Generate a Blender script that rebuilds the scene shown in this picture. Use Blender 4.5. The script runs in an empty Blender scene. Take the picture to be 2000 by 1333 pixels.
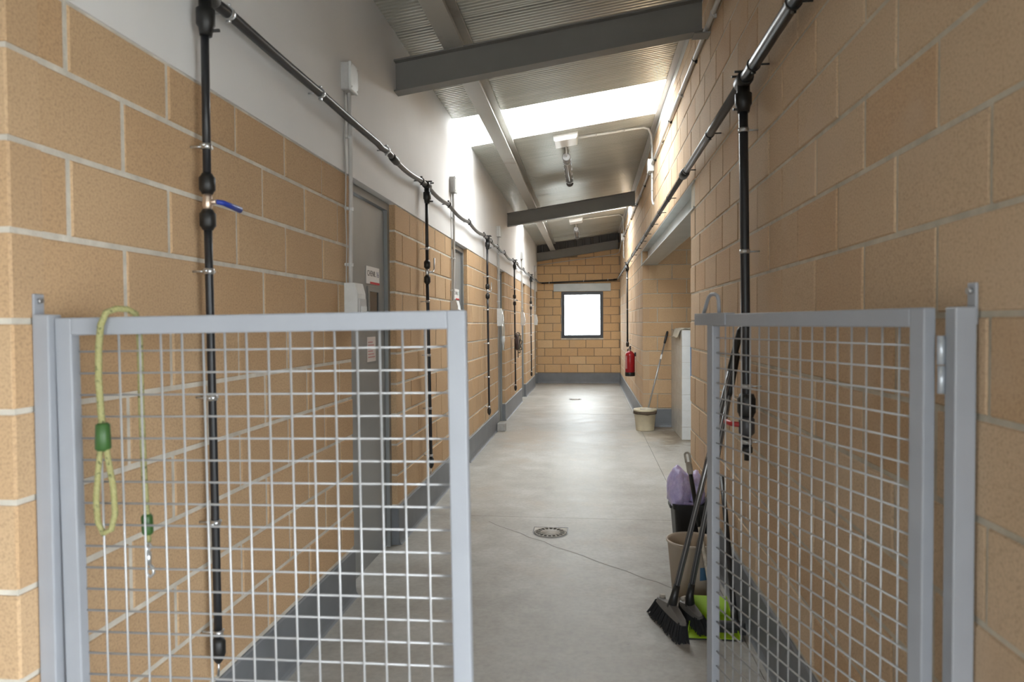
import bpy, bmesh, math, random
from mathutils import Vector, Matrix, noise
random.seed(7)
scene = bpy.context.scene
COL = scene.collection
PI = math.pi

# ------------------------------------------------------------------ camera
F_PX, YAW, PITCH, ROLL, CAM_H = 1343.07, 0.1113, 0.0244, 0.0063, 1.4463
def cam_basis():
    fwd = Vector((-math.sin(YAW), math.cos(YAW), 0)); right = Vector((math.cos(YAW), math.sin(YAW), 0)); up = Vector((0, 0, 1))
    f2 = fwd*math.cos(PITCH) - up*math.sin(PITCH); u2 = up*math.cos(PITCH) + fwd*math.sin(PITCH)
    r3 = right*math.cos(ROLL) - u2*math.sin(ROLL); u3 = u2*math.cos(ROLL) + right*math.sin(ROLL)
    return r3, u3, f2
CR, CU, CF = cam_basis()
cam_data = bpy.data.cameras.new('camera')
cam_data.sensor_width = 36.0
cam_data.lens = F_PX/2000*36.0
cam_data.clip_start = 0.05
cam_data.clip_end = 200
cam_data.dof.use_dof = True
cam_data.dof.focus_distance = 8.5
cam_data.dof.aperture_fstop = 4.0
cam = bpy.data.objects.new('camera', cam_data)
COL.objects.link(cam)
cam.matrix_world = Matrix(((CR.x, CU.x, -CF.x, 0), (CR.y, CU.y, -CF.y, 0), (CR.z, CU.z, -CF.z, CAM_H), (0, 0, 0, 1)))
scene.camera = cam

# ------------------------------------------------------------------ sky (bright overcast), portals, exposure
SKY = 23.0
world = bpy.data.worlds.new('overcast_sky')
scene.world = world
world.use_nodes = True
wn = world.node_tree.nodes
wn['Background'].inputs['Color'].default_value = (0.90, 0.955, 1.0, 1)
wn['Background'].inputs['Strength'].default_value = SKY
vs = scene.view_settings
vs.view_transform = 'Standard'; vs.look = 'None'; vs.gamma = 1.0; vs.use_curve_mapping = False
vs.exposure = 0.12

def portal(name, loc, rot, sx, sy):
    l = bpy.data.lights.new(name, 'AREA'); l.shape = 'RECTANGLE'; l.size = sx; l.size_y = sy
    l.cycles.is_portal = True
    o = bpy.data.objects.new(name, l); COL.objects.link(o)
    o.location = loc; o.rotation_euler = rot
    return o

# ------------------------------------------------------------------ dimensions (metres)
XL, XR, YE = -1.25, 0.75, 16.76
SLOPE = 0.143
def roof_z(x): return 3.345 + (x + 1.25)*SLOPE
Z0 = 0.26                     # first block joint; courses every 0.2
SKY1 = (6.33, 7.31); SKY2 = (12.16, 13.13)
PLASTER_Z = 2.235
DOORS = [(3.53, 4.38), (6.24, 7.06), (9.42, 10.20), (12.80, 13.60), (15.92, 16.66)]
OPEN_Y = (5.21, 9.75); OPEN_Z = 2.26
ALC_X = 3.0
Y_NEAR = 1.37                 # front end of the wall_left
Y_REAR = -3.0
Y_RW = 1.0                    # front end of wall_right
VX = 3.0                      # unseen side wall, added with a wide doorway for light

# ------------------------------------------------------------------ materials
MATS = {}
def new_mat(name):
    m = bpy.data.materials.new(name); m.use_nodes = True
    nt = m.node_tree; b = nt.nodes['Principled BSDF']
    MATS[name] = m
    return m, nt, b
def N(nt, t, **kw):
    n = nt.nodes.new(t)
    for k, v in kw.items():
        setattr(n, k, v)
    return n
def ramp(nt, stops, interp='LINEAR'):
    r = N(nt, 'ShaderNodeValToRGB'); cr = r.color_ramp; cr.interpolation = interp
    while len(cr.elements) < len(stops): cr.elements.new(0.5)
    for e, (p, c) in zip(cr.elements, stops):
        e.position = p; e.color = (c[0], c[1], c[2], 1)
    return r
def srgb(r, g, b):
    f = lambda c: (c/255/12.92) if c/255 <= 0.04045 else ((c/255 + 0.055)/1.055)**2.4
    return (f(r), f(g), f(b))
def bump(nt, b, height, strength=0.2, dist=0.01):
    bn = N(nt, 'ShaderNodeBump'); bn.inputs['Strength'].default_value = strength; bn.inputs['Distance'].default_value = dist
    nt.links.new(height, bn.inputs['Height']); nt.links.new(bn.outputs['Normal'], b.inputs['Normal'])
def mixc(nt, fac, a, b, mode='MIX'):
    m = N(nt, 'ShaderNodeMix', data_type='RGBA', blend_type=mode)
    for s, v in ((0, fac), (6, a), (7, b)):
        if hasattr(v, 'is_linked'): nt.links.new(v, m.inputs[s])
        elif s == 0: m.inputs[0].default_value = v
        else: m.inputs[s].default_value = (v[0], v[1], v[2], 1)
    return m.outputs[2]
def math_n(nt, op, a, b=None):
    m = N(nt, 'ShaderNodeMath', operation=op)
    for i, v in enumerate((a, b)):
        if v is None: continue
        if hasattr(v, 'is_linked'): nt.links.new(v, m.inputs[i])
        else: m.inputs[i].default_value = v
    return m.outputs[0]
def wpos(nt, scale=(1, 1, 1)):
    g = N(nt, 'ShaderNodeNewGeometry'); mp = N(nt, 'ShaderNodeMapping'); mp.inputs['Scale'].default_value = scale
    nt.links.new(g.outputs['Position'], mp.inputs['Vector'])
    return mp.outputs['Vector']
def noise_n(nt, vec, scale, detail=4, rough=0.55):
    n = N(nt, 'ShaderNodeTexNoise'); n.inputs['Scale'].default_value = scale; n.inputs['Detail'].default_value = detail
    n.inputs['Roughness'].default_value = rough
    if vec is not None: nt.links.new(vec, n.inputs['Vector'])
    return n.outputs['Fac']

def simple(name, col, rough=0.5, metal=0.0, var=0.0, vscale=6.0, bumpk=0.0, spec=0.5):
    m, nt, b = new_mat(name)
    b.inputs['Roughness'].default_value = rough; b.inputs['Metallic'].default_value = metal
    b.inputs['Specular IOR Level'].default_value = spec
    if var > 0 or bumpk > 0:
        tc = N(nt, 'ShaderNodeTexCoord')
        nf = noise_n(nt, tc.outputs['Object'], vscale, 5)
        r = ramp(nt, [(0.3, [c*(1-var) for c in col]), (0.7, [min(1, c*(1+var)) for c in col])])
        nt.links.new(nf, r.inputs['Fac']); nt.links.new(r.outputs['Color'], b.inputs['Base Color'])
        if bumpk > 0: bump(nt, b, nf, bumpk, 0.004)
    else:
        b.inputs['Base Color'].default_value = (*col, 1)
    return m

def block_mat(name, stops, speck=0.25, stain=None):
    m, nt, b = new_mat(name)
    oi = N(nt, 'ShaderNodeObjectInfo'); g = N(nt, 'ShaderNodeNewGeometry')
    rnd = math_n(nt, 'FRACT', math_n(nt, 'ADD', oi.outputs['Random'], g.outputs['Random Per Island']))
    r = ramp(nt, stops); nt.links.new(rnd, r.inputs['Fac'])
    v = wpos(nt)
    big = noise_n(nt, v, 2.3, 3); mid = noise_n(nt, v, 9, 4); fine = noise_n(nt, v, 160, 3)
    c1 = mixc(nt, math_n(nt, 'MULTIPLY', math_n(nt, 'SUBTRACT', mid, 0.35), 0.9), r.outputs['Color'], stops[0][1])
    dk = ramp(nt, [(0.30, (1-speck,)*3), (0.5, (1, 1, 1)), (0.72, (1+speck*0.35,)*3)]); nt.links.new(fine, dk.inputs['Fac'])
    c2 = mixc(nt, 1.0, c1, dk.outputs['Color'], 'MULTIPLY')
    if stain:
        st = ramp(nt, [(0.52, (0, 0, 0)), (0.66, (1, 1, 1))]); nt.links.new(big, st.inputs['Fac'])
        sf = math_n(nt, 'MULTIPLY', st.outputs['Color'], 0.5)
        c2 = mixc(nt, sf, c2, stain)
    nt.links.new(c2, b.inputs['Base Color'])
    b.inputs['Roughness'].default_value = 0.86; b.inputs['Specular IOR Level'].default_value = 0.25
    hsum = math_n(nt, 'ADD', math_n(nt, 'MULTIPLY', fine, 0.6), math_n(nt, 'MULTIPLY', mid, 0.5))
    bump(nt, b, hsum, 0.35, 0.004)
    return m

block_mat('block_ochre', [(0.0, (0.50, 0.335, 0.195)), (0.35, (0.55, 0.38, 0.225)), (0.7, (0.52, 0.34, 0.19)), (1.0, (0.58, 0.41, 0.25))])
block_mat('block_beige', [(0.0, (0.52, 0.37, 0.235)), (0.3, (0.55, 0.405, 0.27)), (0.55, (0.51, 0.335, 0.195)), (0.8, (0.57, 0.43, 0.295)), (1.0, (0.48, 0.315, 0.18))], stain=(0.52, 0.385, 0.27))
block_mat('block_tan', [(0.0, (0.64, 0.42, 0.225)), (0.4, (0.70, 0.48, 0.265)), (0.75, (0.59, 0.375, 0.20)), (1.0, (0.73, 0.52, 0.30))], stain=(0.60, 0.42, 0.255))

def mortar_mat(name, col):
    m, nt, b = new_mat(name)
    v = wpos(nt); n1 = noise_n(nt, v, 14, 4); n2 = noise_n(nt, v, 120, 3)
    r = ramp(nt, [(0.3, [c*0.78 for c in col]), (0.7, [c*1.12 for c in col])]); nt.links.new(n1, r.inputs['Fac'])
    nt.links.new(r.outputs['Color'], b.inputs['Base Color']); b.inputs['Roughness'].default_value = 0.95
    bump(nt, b, n2, 0.5, 0.004)
mortar_mat('mortar_pale', (0.64, 0.60, 0.52))
mortar_mat('mortar_grey', (0.50, 0.45, 0.36))
mortar_mat('mortar_brown', (0.30, 0.23, 0.155))

def plaster():
    m, nt, b = new_mat('white_plaster')
    v = wpos(nt); n1 = noise_n(nt, v, 1.2, 3); n2 = noise_n(nt, v, 60, 4)
    r = ramp(nt, [(0.3, (0.72, 0.715, 0.71)), (0.7, (0.79, 0.785, 0.78))]); nt.links.new(n1, r.inputs['Fac'])
    nt.links.new(r.outputs['Color'], b.inputs['Base Color']); b.inputs['Roughness'].default_value = 0.7
    bump(nt, b, n2, 0.12, 0.004)
plaster()

def concrete_floor():
    m, nt, b = new_mat('polished_concrete')
    v = wpos(nt)
    n1 = noise_n(nt, v, 0.9, 5, 0.6); n2 = noise_n(nt, v, 4.2, 6, 0.62); n3 = noise_n(nt, v, 38, 4); n4 = noise_n(nt, v, 1.7, 4, 0.6)
    r = ramp(nt, [(0.36, (0.27, 0.25, 0.215)), (0.5, (0.36, 0.342, 0.305)), (0.62, (0.44, 0.43, 0.40))])
    mixf = math_n(nt, 'ADD', math_n(nt, 'MULTIPLY', n1, 0.5), math_n(nt, 'MULTIPLY', n2, 0.5))
    nt.links.new(mixf, r.inputs['Fac'])
    w = ramp(nt, [(0.56, (0, 0, 0)), (0.70, (1, 1, 1))]); nt.links.new(n4, w.inputs['Fac'])
    c = mixc(nt, math_n(nt, 'MULTIPLY', w.outputs['Color'], 0.35), r.outputs['Color'], (0.38, 0.30, 0.215))
    f = ramp(nt, [(0.3, (0.86,)*3), (0.6, (1, 1, 1))]); nt.links.new(n3, f.inputs['Fac'])
    c = mixc(nt, 1.0, c, f.outputs['Color'], 'MULTIPLY')
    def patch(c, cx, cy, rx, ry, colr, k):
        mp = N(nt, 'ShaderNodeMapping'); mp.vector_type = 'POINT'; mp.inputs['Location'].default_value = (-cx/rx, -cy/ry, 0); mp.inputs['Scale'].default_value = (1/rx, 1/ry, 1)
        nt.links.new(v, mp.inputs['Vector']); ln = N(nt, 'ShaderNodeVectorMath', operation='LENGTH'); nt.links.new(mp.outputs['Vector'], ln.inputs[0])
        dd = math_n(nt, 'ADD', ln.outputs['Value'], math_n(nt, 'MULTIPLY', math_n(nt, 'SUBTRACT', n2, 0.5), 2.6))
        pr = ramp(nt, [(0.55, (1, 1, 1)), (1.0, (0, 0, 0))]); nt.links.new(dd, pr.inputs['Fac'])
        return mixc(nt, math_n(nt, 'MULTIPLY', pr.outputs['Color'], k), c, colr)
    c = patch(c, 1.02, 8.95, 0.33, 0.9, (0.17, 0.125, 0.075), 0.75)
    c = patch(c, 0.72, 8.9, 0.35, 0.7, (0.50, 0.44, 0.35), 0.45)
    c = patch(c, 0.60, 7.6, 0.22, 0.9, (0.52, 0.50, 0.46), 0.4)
    c = patch(c, -0.75, 8.8, 0.45, 0.8, (0.45, 0.36, 0.26), 0.35)  # warm bounce from the ochre wall put into the floor colour
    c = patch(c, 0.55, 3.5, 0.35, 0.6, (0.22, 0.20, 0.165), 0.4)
    vor = N(nt, 'ShaderNodeTexVoronoi'); vor.inputs['Scale'].default_value = 5.0; nt.links.new(v, vor.inputs['Vector'])
    sp = ramp(nt, [(0.0, (0.35,)*3), (0.035, (1, 1, 1))]); nt.links.new(vor.outputs['Distance'], sp.inputs['Fac'])
    c = mixc(nt, 0.6, c, sp.outputs['Color'], 'MULTIPLY')
    nt.links.new(c, b.inputs['Base Color'])
    rr = N(nt, 'ShaderNodeMapRange'); rr.inputs['To Min'].default_value = 0.34; rr.inputs['To Max'].default_value = 0.62
    nt.links.new(n2, rr.inputs['Value']); nt.links.new(rr.outputs['Result'], b.inputs['Roughness'])
    bump(nt, b, n3, 0.06, 0.003)
concrete_floor()

def skylight_sheet():
    m, nt, b = new_mat('translucent_polycarbonate')
    nt.nodes.remove(b)
    out = nt.nodes['Material Output']
    t = N(nt, 'ShaderNodeBsdfTransparent'); t.inputs['Color'].default_value = (0.96, 0.945, 0.92, 1)
    d = N(nt, 'ShaderNodeBsdfTranslucent'); d.inputs['Color'].default_value = (0.9, 0.92, 0.93, 1)
    mx = N(nt, 'ShaderNodeMixShader'); mx.inputs[0].default_value = 0.12
    nt.links.new(t.outputs[0], mx.inputs[1]); nt.links.new(d.outputs[0], mx.inputs[2]); nt.links.new(mx.outputs[0], out.inputs['Surface'])
skylight_sheet()
def pane_glass():
    m, nt, b = new_mat('window_glass')
    out = nt.nodes['Material Output']
    t = N(nt, 'ShaderNodeBsdfTransparent'); t.inputs['Color'].default_value = (0.95, 0.97, 0.97, 1)
    b.inputs['Base Color'].default_value = (0.9, 0.9, 0.9, 1); b.inputs['Roughness'].default_value = 0.05
    mx = N(nt, 'ShaderNodeMixShader'); mx.inputs[0].default_value = 0.06
    nt.links.new(t.outputs[0], mx.inputs[1]); nt.links.new(b.outputs[0], mx.inputs[2]); nt.links.new(mx.outputs[0], out.inputs['Surface'])
pane_glass()
def lamp_cover():
    m, nt, b = new_mat('clear_lamp_cover')
    out = nt.nodes['Material Output']
    t = N(nt, 'ShaderNodeBsdfTransparent'); t.inputs['Color'].default_value = (0.70, 0.68, 0.66, 1)
    b.inputs['Base Color'].default_value = (0.35, 0.34, 0.33, 1); b.inputs['Roughness'].default_value = 0.12
    mx = N(nt, 'ShaderNodeMixShader'); mx.inputs[0].default_value = 0.22
    nt.links.new(t.outputs[0], mx.inputs[1]); nt.links.new(b.outputs[0], mx.inputs[2]); nt.links.new(mx.outputs[0], out.inputs['Surface'])
lamp_cover()

def rusty_steel():
    m, nt, b = new_mat('purlin_steel')
    v = wpos(nt); n1 = noise_n(nt, v, 2.2, 4); n2 = noise_n(nt, v, 25, 4)
    col = mixc(nt, math_n(nt, 'MULTIPLY', n2, 0.3), (0.42, 0.415, 0.39), (0.30, 0.30, 0.28))
    st = ramp(nt, [(0.62, (0, 0, 0)), (0.72, (1, 1, 1))]); nt.links.new(n1, st.inputs['Fac'])
    col = mixc(nt, math_n(nt, 'MULTIPLY', st.outputs['Color'], 0.55), col, (0.16, 0.06, 0.04))
    nt.links.new(col, b.inputs['Base Color']); b.inputs['Roughness'].default_value = 0.42
rusty_steel()

def rope_mat():
    m, nt, b = new_mat('rope_yellow_green')
    tc = N(nt, 'ShaderNodeTexCoord')
    n1 = noise_n(nt, tc.outputs['Object'], 90, 3)
    w = N(nt, 'ShaderNodeTexWave', wave_type='BANDS', bands_direction='DIAGONAL'); w.inputs['Scale'].default_value = 55
    nt.links.new(tc.outputs['Object'], w.inputs['Vector'])
    r = ramp(nt, [(0.35, (0.29, 0.27, 0.105)), (0.58, (0.33, 0.315, 0.14)), (0.68, (0.07, 0.08, 0.025))]); nt.links.new(n1, r.inputs['Fac'])
    nt.links.new(r.outputs['Color'], b.inputs['Base Color']); b.inputs['Roughness'].default_value = 0.8
    bump(nt, b, w.outputs['Fac'], 0.4, 0.002)
rope_mat()

def bag_mat():
    m, nt, b = new_mat('purple_film')
    tc = N(nt, 'ShaderNodeTexCoord'); n1 = noise_n(nt, tc.outputs['Object'], 18, 5, 0.7)
    r = ramp(nt, [(0.35, (0.46, 0.40, 0.72)), (0.65, (0.66, 0.60, 0.88))]); nt.links.new(n1, r.inputs['Fac'])
    nt.links.new(r.outputs['Color'], b.inputs['Base Color']); b.inputs['Roughness'].default_value = 0.28
    b.inputs['Transmission Weight'].default_value = 0.0; b.inputs['Subsurface Weight'].default_value = 0.15
    bump(nt, b, n1, 0.5, 0.02)
bag_mat()

def tile_mat(name, a, c, grime):
    m, nt, b = new_mat(name)
    v = wpos(nt); n1 = noise_n(nt, v, 7, 5, 0.65); n2 = noise_n(nt, v, 30, 4)
    r = ramp(nt, [(0.35, a), (0.65, c)]); nt.links.new(n1, r.inputs['Fac'])
    gr = ramp(nt, [(0.5, (0, 0, 0)), (0.75, (1, 1, 1))]); nt.links.new(n2, gr.inputs['Fac'])
    col = mixc(nt, math_n(nt, 'MULTIPLY', gr.outputs['Color'], grime), r.outputs['Color'], (0.38, 0.31, 0.22))
    nt.links.new(col, b.inputs['Base Color']); b.inputs['Roughness'].default_value = 0.3
tile_mat('white_tile', (0.70, 0.72, 0.73), (0.76, 0.78, 0.79), 0.08)
tile_mat('grimy_tile', (0.44, 0.42, 0.38), (0.58, 0.56, 0.52), 0.45)

def ceil_mat():
    m, nt, b = new_mat('ceiling_sheet')
    v = wpos(nt, (0.5, 6, 1)); n1 = noise_n(nt, v, 1.5, 3)
    r = ramp(nt, [(0.3, (0.49, 0.49, 0.455)), (0.7, (0.55, 0.55, 0.51))]); nt.links.new(n1, r.inputs['Fac'])
    nt.links.new(r.outputs['Color'], b.inputs['Base Color'])
    b.inputs['Roughness'].default_value = 0.27; b.inputs['Metallic'].default_value = 0.5
ceil_mat()

simple('baseboard_grey', (0.165, 0.175, 0.19), 0.5, var=0.10, vscale=5, bumpk=0.1)
simple('beam_grey', (0.21, 0.205, 0.195), 0.5, var=0.06, vscale=3)
simple('lintel_grey', (0.42, 0.44, 0.43), 0.35, metal=0.2, var=0.08, vscale=4)
simple('gate_grey', (0.32, 0.335, 0.365), 0.42, var=0.04, vscale=8)
simple('gate_wire', (0.48, 0.485, 0.49), 0.4, metal=0.35)
simple('hinge_steel', (0.50, 0.53, 0.57), 0.35, metal=0.5)
simple('black_pipe', (0.018, 0.019, 0.022), 0.38)
simple('grey_pipe', (0.10, 0.095, 0.092), 0.42)
simple('black_plastic', (0.012, 0.012, 0.012), 0.45)
simple('zinc', (0.62, 0.64, 0.66), 0.3, metal=0.9)
simple('brass', (0.62, 0.50, 0.40), 0.35, metal=0.8)
simple('blue_lever', (0.02, 0.05, 0.35), 0.4)
simple('red_lever', (0.40, 0.03, 0.03), 0.4)
simple('white_plastic', (0.66, 0.67, 0.66), 0.4, var=0.05, vscale=30)
simple('box_plastic', (0.50, 0.49, 0.48), 0.5, var=0.06, vscale=40)
simple('conduit_grey', (0.52, 0.51, 0.49), 0.45)
simple('cable_grey', (0.45, 0.44, 0.42), 0.5)
simple('door_steel', (0.30, 0.315, 0.32), 0.38, metal=0.35, var=0.10, vscale=1.6)
simple('door_frame_grey', (0.26, 0.27, 0.27), 0.4, metal=0.2)
simple('dark_glass', (0.015, 0.015, 0.02), 0.08)
simple('sign_white', (0.80, 0.80, 0.80), 0.35)
simple('sign_red', (0.55, 0.04, 0.06), 0.4)
simple('print_black', (0.02, 0.02, 0.03), 0.5)
simple('print_blue', (0.02, 0.05, 0.20), 0.5)
simple('print_teal', (0.10, 0.42, 0.38), 0.5)
simple('paper', (0.66, 0.60, 0.57), 0.8, var=0.05, vscale=30)
simple('print_pink', (0.55, 0.25, 0.25), 0.8)
simple('anthracite', (0.05, 0.055, 0.065), 0.4)
simple('cladding_dark', (0.13, 0.13, 0.135), 0.5)
simple('red_enamel', (0.38, 0.012, 0.02), 0.28)
simple('cream_bucket', (0.62, 0.55, 0.40), 0.45, var=0.12, vscale=7)
simple('bucket_stain', (0.10, 0.07, 0.045), 0.7, var=0.3, vscale=20)
simple('mop_rag', (0.50, 0.46, 0.38), 0.95, var=0.2, vscale=20, bumpk=0.5)
simple('steel_tube', (0.42, 0.42, 0.42), 0.3, metal=0.7)
simple('striped_dark', (0.05, 0.05, 0.055), 0.4)
simple('beige_bin', (0.47, 0.395, 0.31), 0.5, var=0.05, vscale=4)
simple('bin_label', (0.06, 0.14, 0.24), 0.4)
simple('lime_plastic', (0.40, 0.62, 0.02), 0.4)
simple('broom_grey', (0.13, 0.12, 0.11), 0.5)
simple('bristle_black', (0.012, 0.012, 0.013), 0.75)
simple('grip_beige', (0.36, 0.33, 0.28), 0.5)
simple('rusty_white', (0.55, 0.50, 0.42), 0.6, var=0.35, vscale=40)
simple('green_sleeve', (0.035, 0.10, 0.02), 0.45)
simple('leather', (0.09, 0.06, 0.055), 0.7, var=0.25, vscale=20)
simple('strap_olive', (0.16, 0.14, 0.11), 0.7, var=0.3, vscale=40)
simple('concrete_block', (0.36, 0.35, 0.33), 0.9, var=0.12, vscale=25, bumpk=0.4)
simple('cast_iron', (0.30, 0.275, 0.235), 0.6, var=0.15, vscale=30)
simple('drain_pit_shade', (0.02, 0.017, 0.014), 0.9)
simple('blue_trim', (0.05, 0.14, 0.32), 0.4)
simple('tile_grout', (0.50, 0.48, 0.44), 0.9)
simple('outer_ground', (0.30, 0.29, 0.27), 0.9, var=0.1, vscale=2)
simple('tube_white', (0.85, 0.85, 0.85), 0.25)
simple('lamp_grey', (0.17, 0.165, 0.16), 0.4)
simple('crack_dark', (0.17, 0.155, 0.14), 0.9)

# ------------------------------------------------------------------ mesh building
ORG = {}
def T(o, label=None, cat=None, group=None, kind=None):
    if label: o['label'] = label
    if cat: o['category'] = cat
    if group: o['group'] = group
    if kind: o['kind'] = kind
    return o
def empty(name, loc, rz=0.0):
    o = bpy.data.objects.new(name, None); COL.objects.link(o)
    o.location = loc; o.rotation_euler = (0, 0, rz); o.empty_display_size = 0.1
    ORG[o.name] = Vector(loc) if rz == 0 else Vector((0, 0, 0))
    return o
class MB:
    def __init__(self): self.v = []; self.f = []; self.s = []
    def add(self, vs_, fs, smooth=False):
        n = len(self.v); self.v += [Vector(p) for p in vs_]
        for f in fs: self.f.append([i+n for i in f]); self.s.append(smooth)
        return self
    def box(self, x0, x1, y0, y1, z0, z1, ch=0.0):
        if ch <= 0:
            return self.add([(x0, y0, z0), (x1, y0, z0), (x1, y1, z0), (x0, y1, z0), (x0, y0, z1), (x1, y0, z1), (x1, y1, z1), (x0, y1, z1)],
                            [(0, 3, 2, 1), (4, 5, 6, 7), (0, 1, 5, 4), (1, 2, 6, 5), (2, 3, 7, 6), (3, 0, 4, 7)])
        bm = bmesh.new(); bmesh.ops.create_cube(bm, size=1)
        for q in bm.verts: q.co = Vector(((x0+x1)/2 + q.co.x*(x1-x0), (y0+y1)/2 + q.co.y*(y1-y0), (z0+z1)/2 + q.co.z*(z1-z0)))
        bmesh.ops.bevel(bm, geom=bm.edges[:], offset=ch, segments=2, affect='EDGES', profile=0.5)
        self.bm(bm); return self
    def bm(self, bm, smooth=False):
        bm.verts.index_update()
        self.add([q.co.copy() for q in bm.verts], [[q.index for q in f.verts] for f in bm.faces], smooth); bm.free(); return self
    def tube(self, pts, r, seg=12, caps=True, closed=False):
        pts = [Vector(p) for p in pts]; n = len(pts)
        rr = r if isinstance(r, (list, tuple)) else [r]*n
        vs_ = []; prev = None
        for i, p in enumerate(pts):
            if closed: t = pts[(i+1) % n] - pts[i-1]
            elif i == 0: t = pts[1]-pts[0]
            elif i == n-1: t = pts[-1]-pts[-2]
            else: t = (pts[i+1]-p).normalized() + (p-pts[i-1]).normalized()
            if t.length < 1e-9: t = Vector((0, 0, 1))
            t.normalize()
            if prev is None:
                a = Vector((0, 0, 1)) if abs(t.z) < 0.9 else Vector((1, 0, 0)); u = t.cross(a).normalized()
            else:
                u = (prev - t*prev.dot(t))
                u = u.normalized() if u.length > 1e-6 else t.orthogonal().normalized()
            prev = u; w = t.cross(u)
            for k in range(seg):
                an = 2*PI*k/seg; vs_.append(p + (u*math.cos(an) + w*math.sin(an))*rr[i])
        fs = []; m = n if closed else n-1
        for i in range(m):
            for k in range(seg):
                a = i*seg+k; b_ = i*seg+(k+1) % seg; j = (i+1) % n
                fs.append((a, b_, j*seg+(k+1) % seg, j*seg+k))
        self.add(vs_, fs, True)
        if caps and not closed:
            base = len(self.v)-len(vs_)
            self.f.append([base+k for k in reversed(range(seg))]); self.s.append(False)
            self.f.append([base+(n-1)*seg+k for k in range(seg)]); self.s.append(False)
        return self
    def lathe(self, prof, seg=28, axis_o=(0, 0, 0), sx=1.0, sy=1.0, smooth=True):
        ox, oy, oz = axis_o; vs_ = []; fs = []
        for r, z in prof:
            for k in range(seg):
                a = 2*PI*k/seg; vs_.append((ox+r*sx*math.cos(a), oy+r*sy*math.sin(a), oz+z))
        for i in range(len(prof)-1):
            for k in range(seg):
                fs.append((i*seg+k, i*seg+(k+1) % seg, (i+1)*seg+(k+1) % seg, (i+1)*seg+k))
        self.add(vs_, fs, smooth); return self
    def prism(self, poly, axis, a0, a1):
        """poly: 2-D points; axis 0: (y,z) extruded along x; 1: (x,z) along y; 2: (x,y) along z"""
        n = len(poly); vs_ = []
        for a in (a0, a1):
            for p, q in poly:
                vs_.append((a, p, q) if axis == 0 else ((p, a, q) if axis == 1 else (p, q, a)))
        fs = [list(range(n))[::-1], list(range(n, 2*n))] + [(i, (i+1) % n, n+(i+1) % n, n+i) for i in range(n)]
        self.add(vs_, fs); return self
    def xform(self, M):
        self.v = [M @ p for p in self.v]; return self
    def mesh(self, name, mat, off=Vector((0, 0, 0))):
        me = bpy.data.meshes.new(name)
        me.from_pydata([tuple(p-off) for p in self.v], [], self.f)
        me.polygons.foreach_set('use_smooth', self.s)
        me.materials.append(MATS[mat]); me.update()
        bm = bmesh.new(); bm.from_mesh(me); bmesh.ops.recalc_face_normals(bm, faces=bm.faces[:]); bm.to_mesh(me); bm.free()
        return me
    def build(self, name, mat, parent=None, loc=None):
        """world-coordinate mesh; parented parts are stored relative to the thing's base"""
        if parent is not None:
            org = ORG[parent.name]; o = bpy.data.objects.new(name, self.mesh(name, mat, org)); COL.objects.link(o)
            o.parent = parent; ORG[o.name] = org
        else:
            org = Vector(loc) if loc else Vector((0, 0, 0))
            o = bpy.data.objects.new(name, self.mesh(name, mat, org)); COL.objects.link(o); o.location = org; ORG[o.name] = org
        return o
def child_copy(src, parent, name=None):
    c = src.copy(); COL.objects.link(c); c.parent = parent
    if name: c.name = name
    return c
def copy_tree(o, parent=None, delta=None):
    c = o.copy(); COL.objects.link(c); c.parent = parent
    if delta is not None: c.location = o.location + Vector(delta)
    ORG[c.name] = ORG[o.name] + (Vector(delta) if delta is not None else Vector((0, 0, 0)))
    for ch in list(o.children): copy_tree(ch, c)
    return c
def arc(c, u, w, r, a0, a1, n=6):
    c, u, w = Vector(c), Vector(u), Vector(w)
    return [c + (u*math.cos(a0+(a1-a0)*i/n) + w*math.sin(a0+(a1-a0)*i/n))*r for i in range(n+1)]
def ibeam(mb, h, fw, ft, wt, y0, y1, frame):
    """I profile: frame(s, t, y) -> world, s across flange, t up, y along"""
    prof = [(-fw/2, 0), (fw/2, 0), (fw/2, ft), (wt/2, ft), (wt/2, h-ft), (fw/2, h-ft), (fw/2, h), (-fw/2, h), (-fw/2, h-ft), (-wt/2, h-ft), (-wt/2, ft), (-fw/2, ft)]
    n = len(prof); vs_ = [frame(s, t, y) for y in (y0, y1) for s, t in prof]
    fs = [(i, (i+1) % n, n+(i+1) % n, n+i) for i in range(n)]
    for b_ in (0, n):
        fs += [(b_+0, b_+1, b_+2, b_+11), (b_+11, b_+2, b_+3, b_+10), (b_+10, b_+3, b_+4, b_+9), (b_+9, b_+4, b_+5, b_+8), (b_+8, b_+5, b_+6, b_+7)]
    mb.add(vs_, fs)

# ------------------------------------------------------------------ projected size (which blocks show largest)
def px(P):
    d = Vector(P) - Vector((0, 0, CAM_H)); z = d.dot(CF)
    if z < 0.1: return None
    return 1000 + F_PX*d.dot(CR)/z, 666.5 - F_PX*d.dot(CU)/z
def px_area(pts):
    q = [px(p) for p in pts]
    if any(a is None for a in q): return 0.0
    xs = [min(max(a[0], 0), 2000) for a in q]; ys = [min(max(a[1], 0), 1333) for a in q]
    A = 0
    for i in range(4): A += xs[i]*ys[(i+1) % 4] - xs[(i+1) % 4]*ys[i]
    return abs(A)/2

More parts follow.
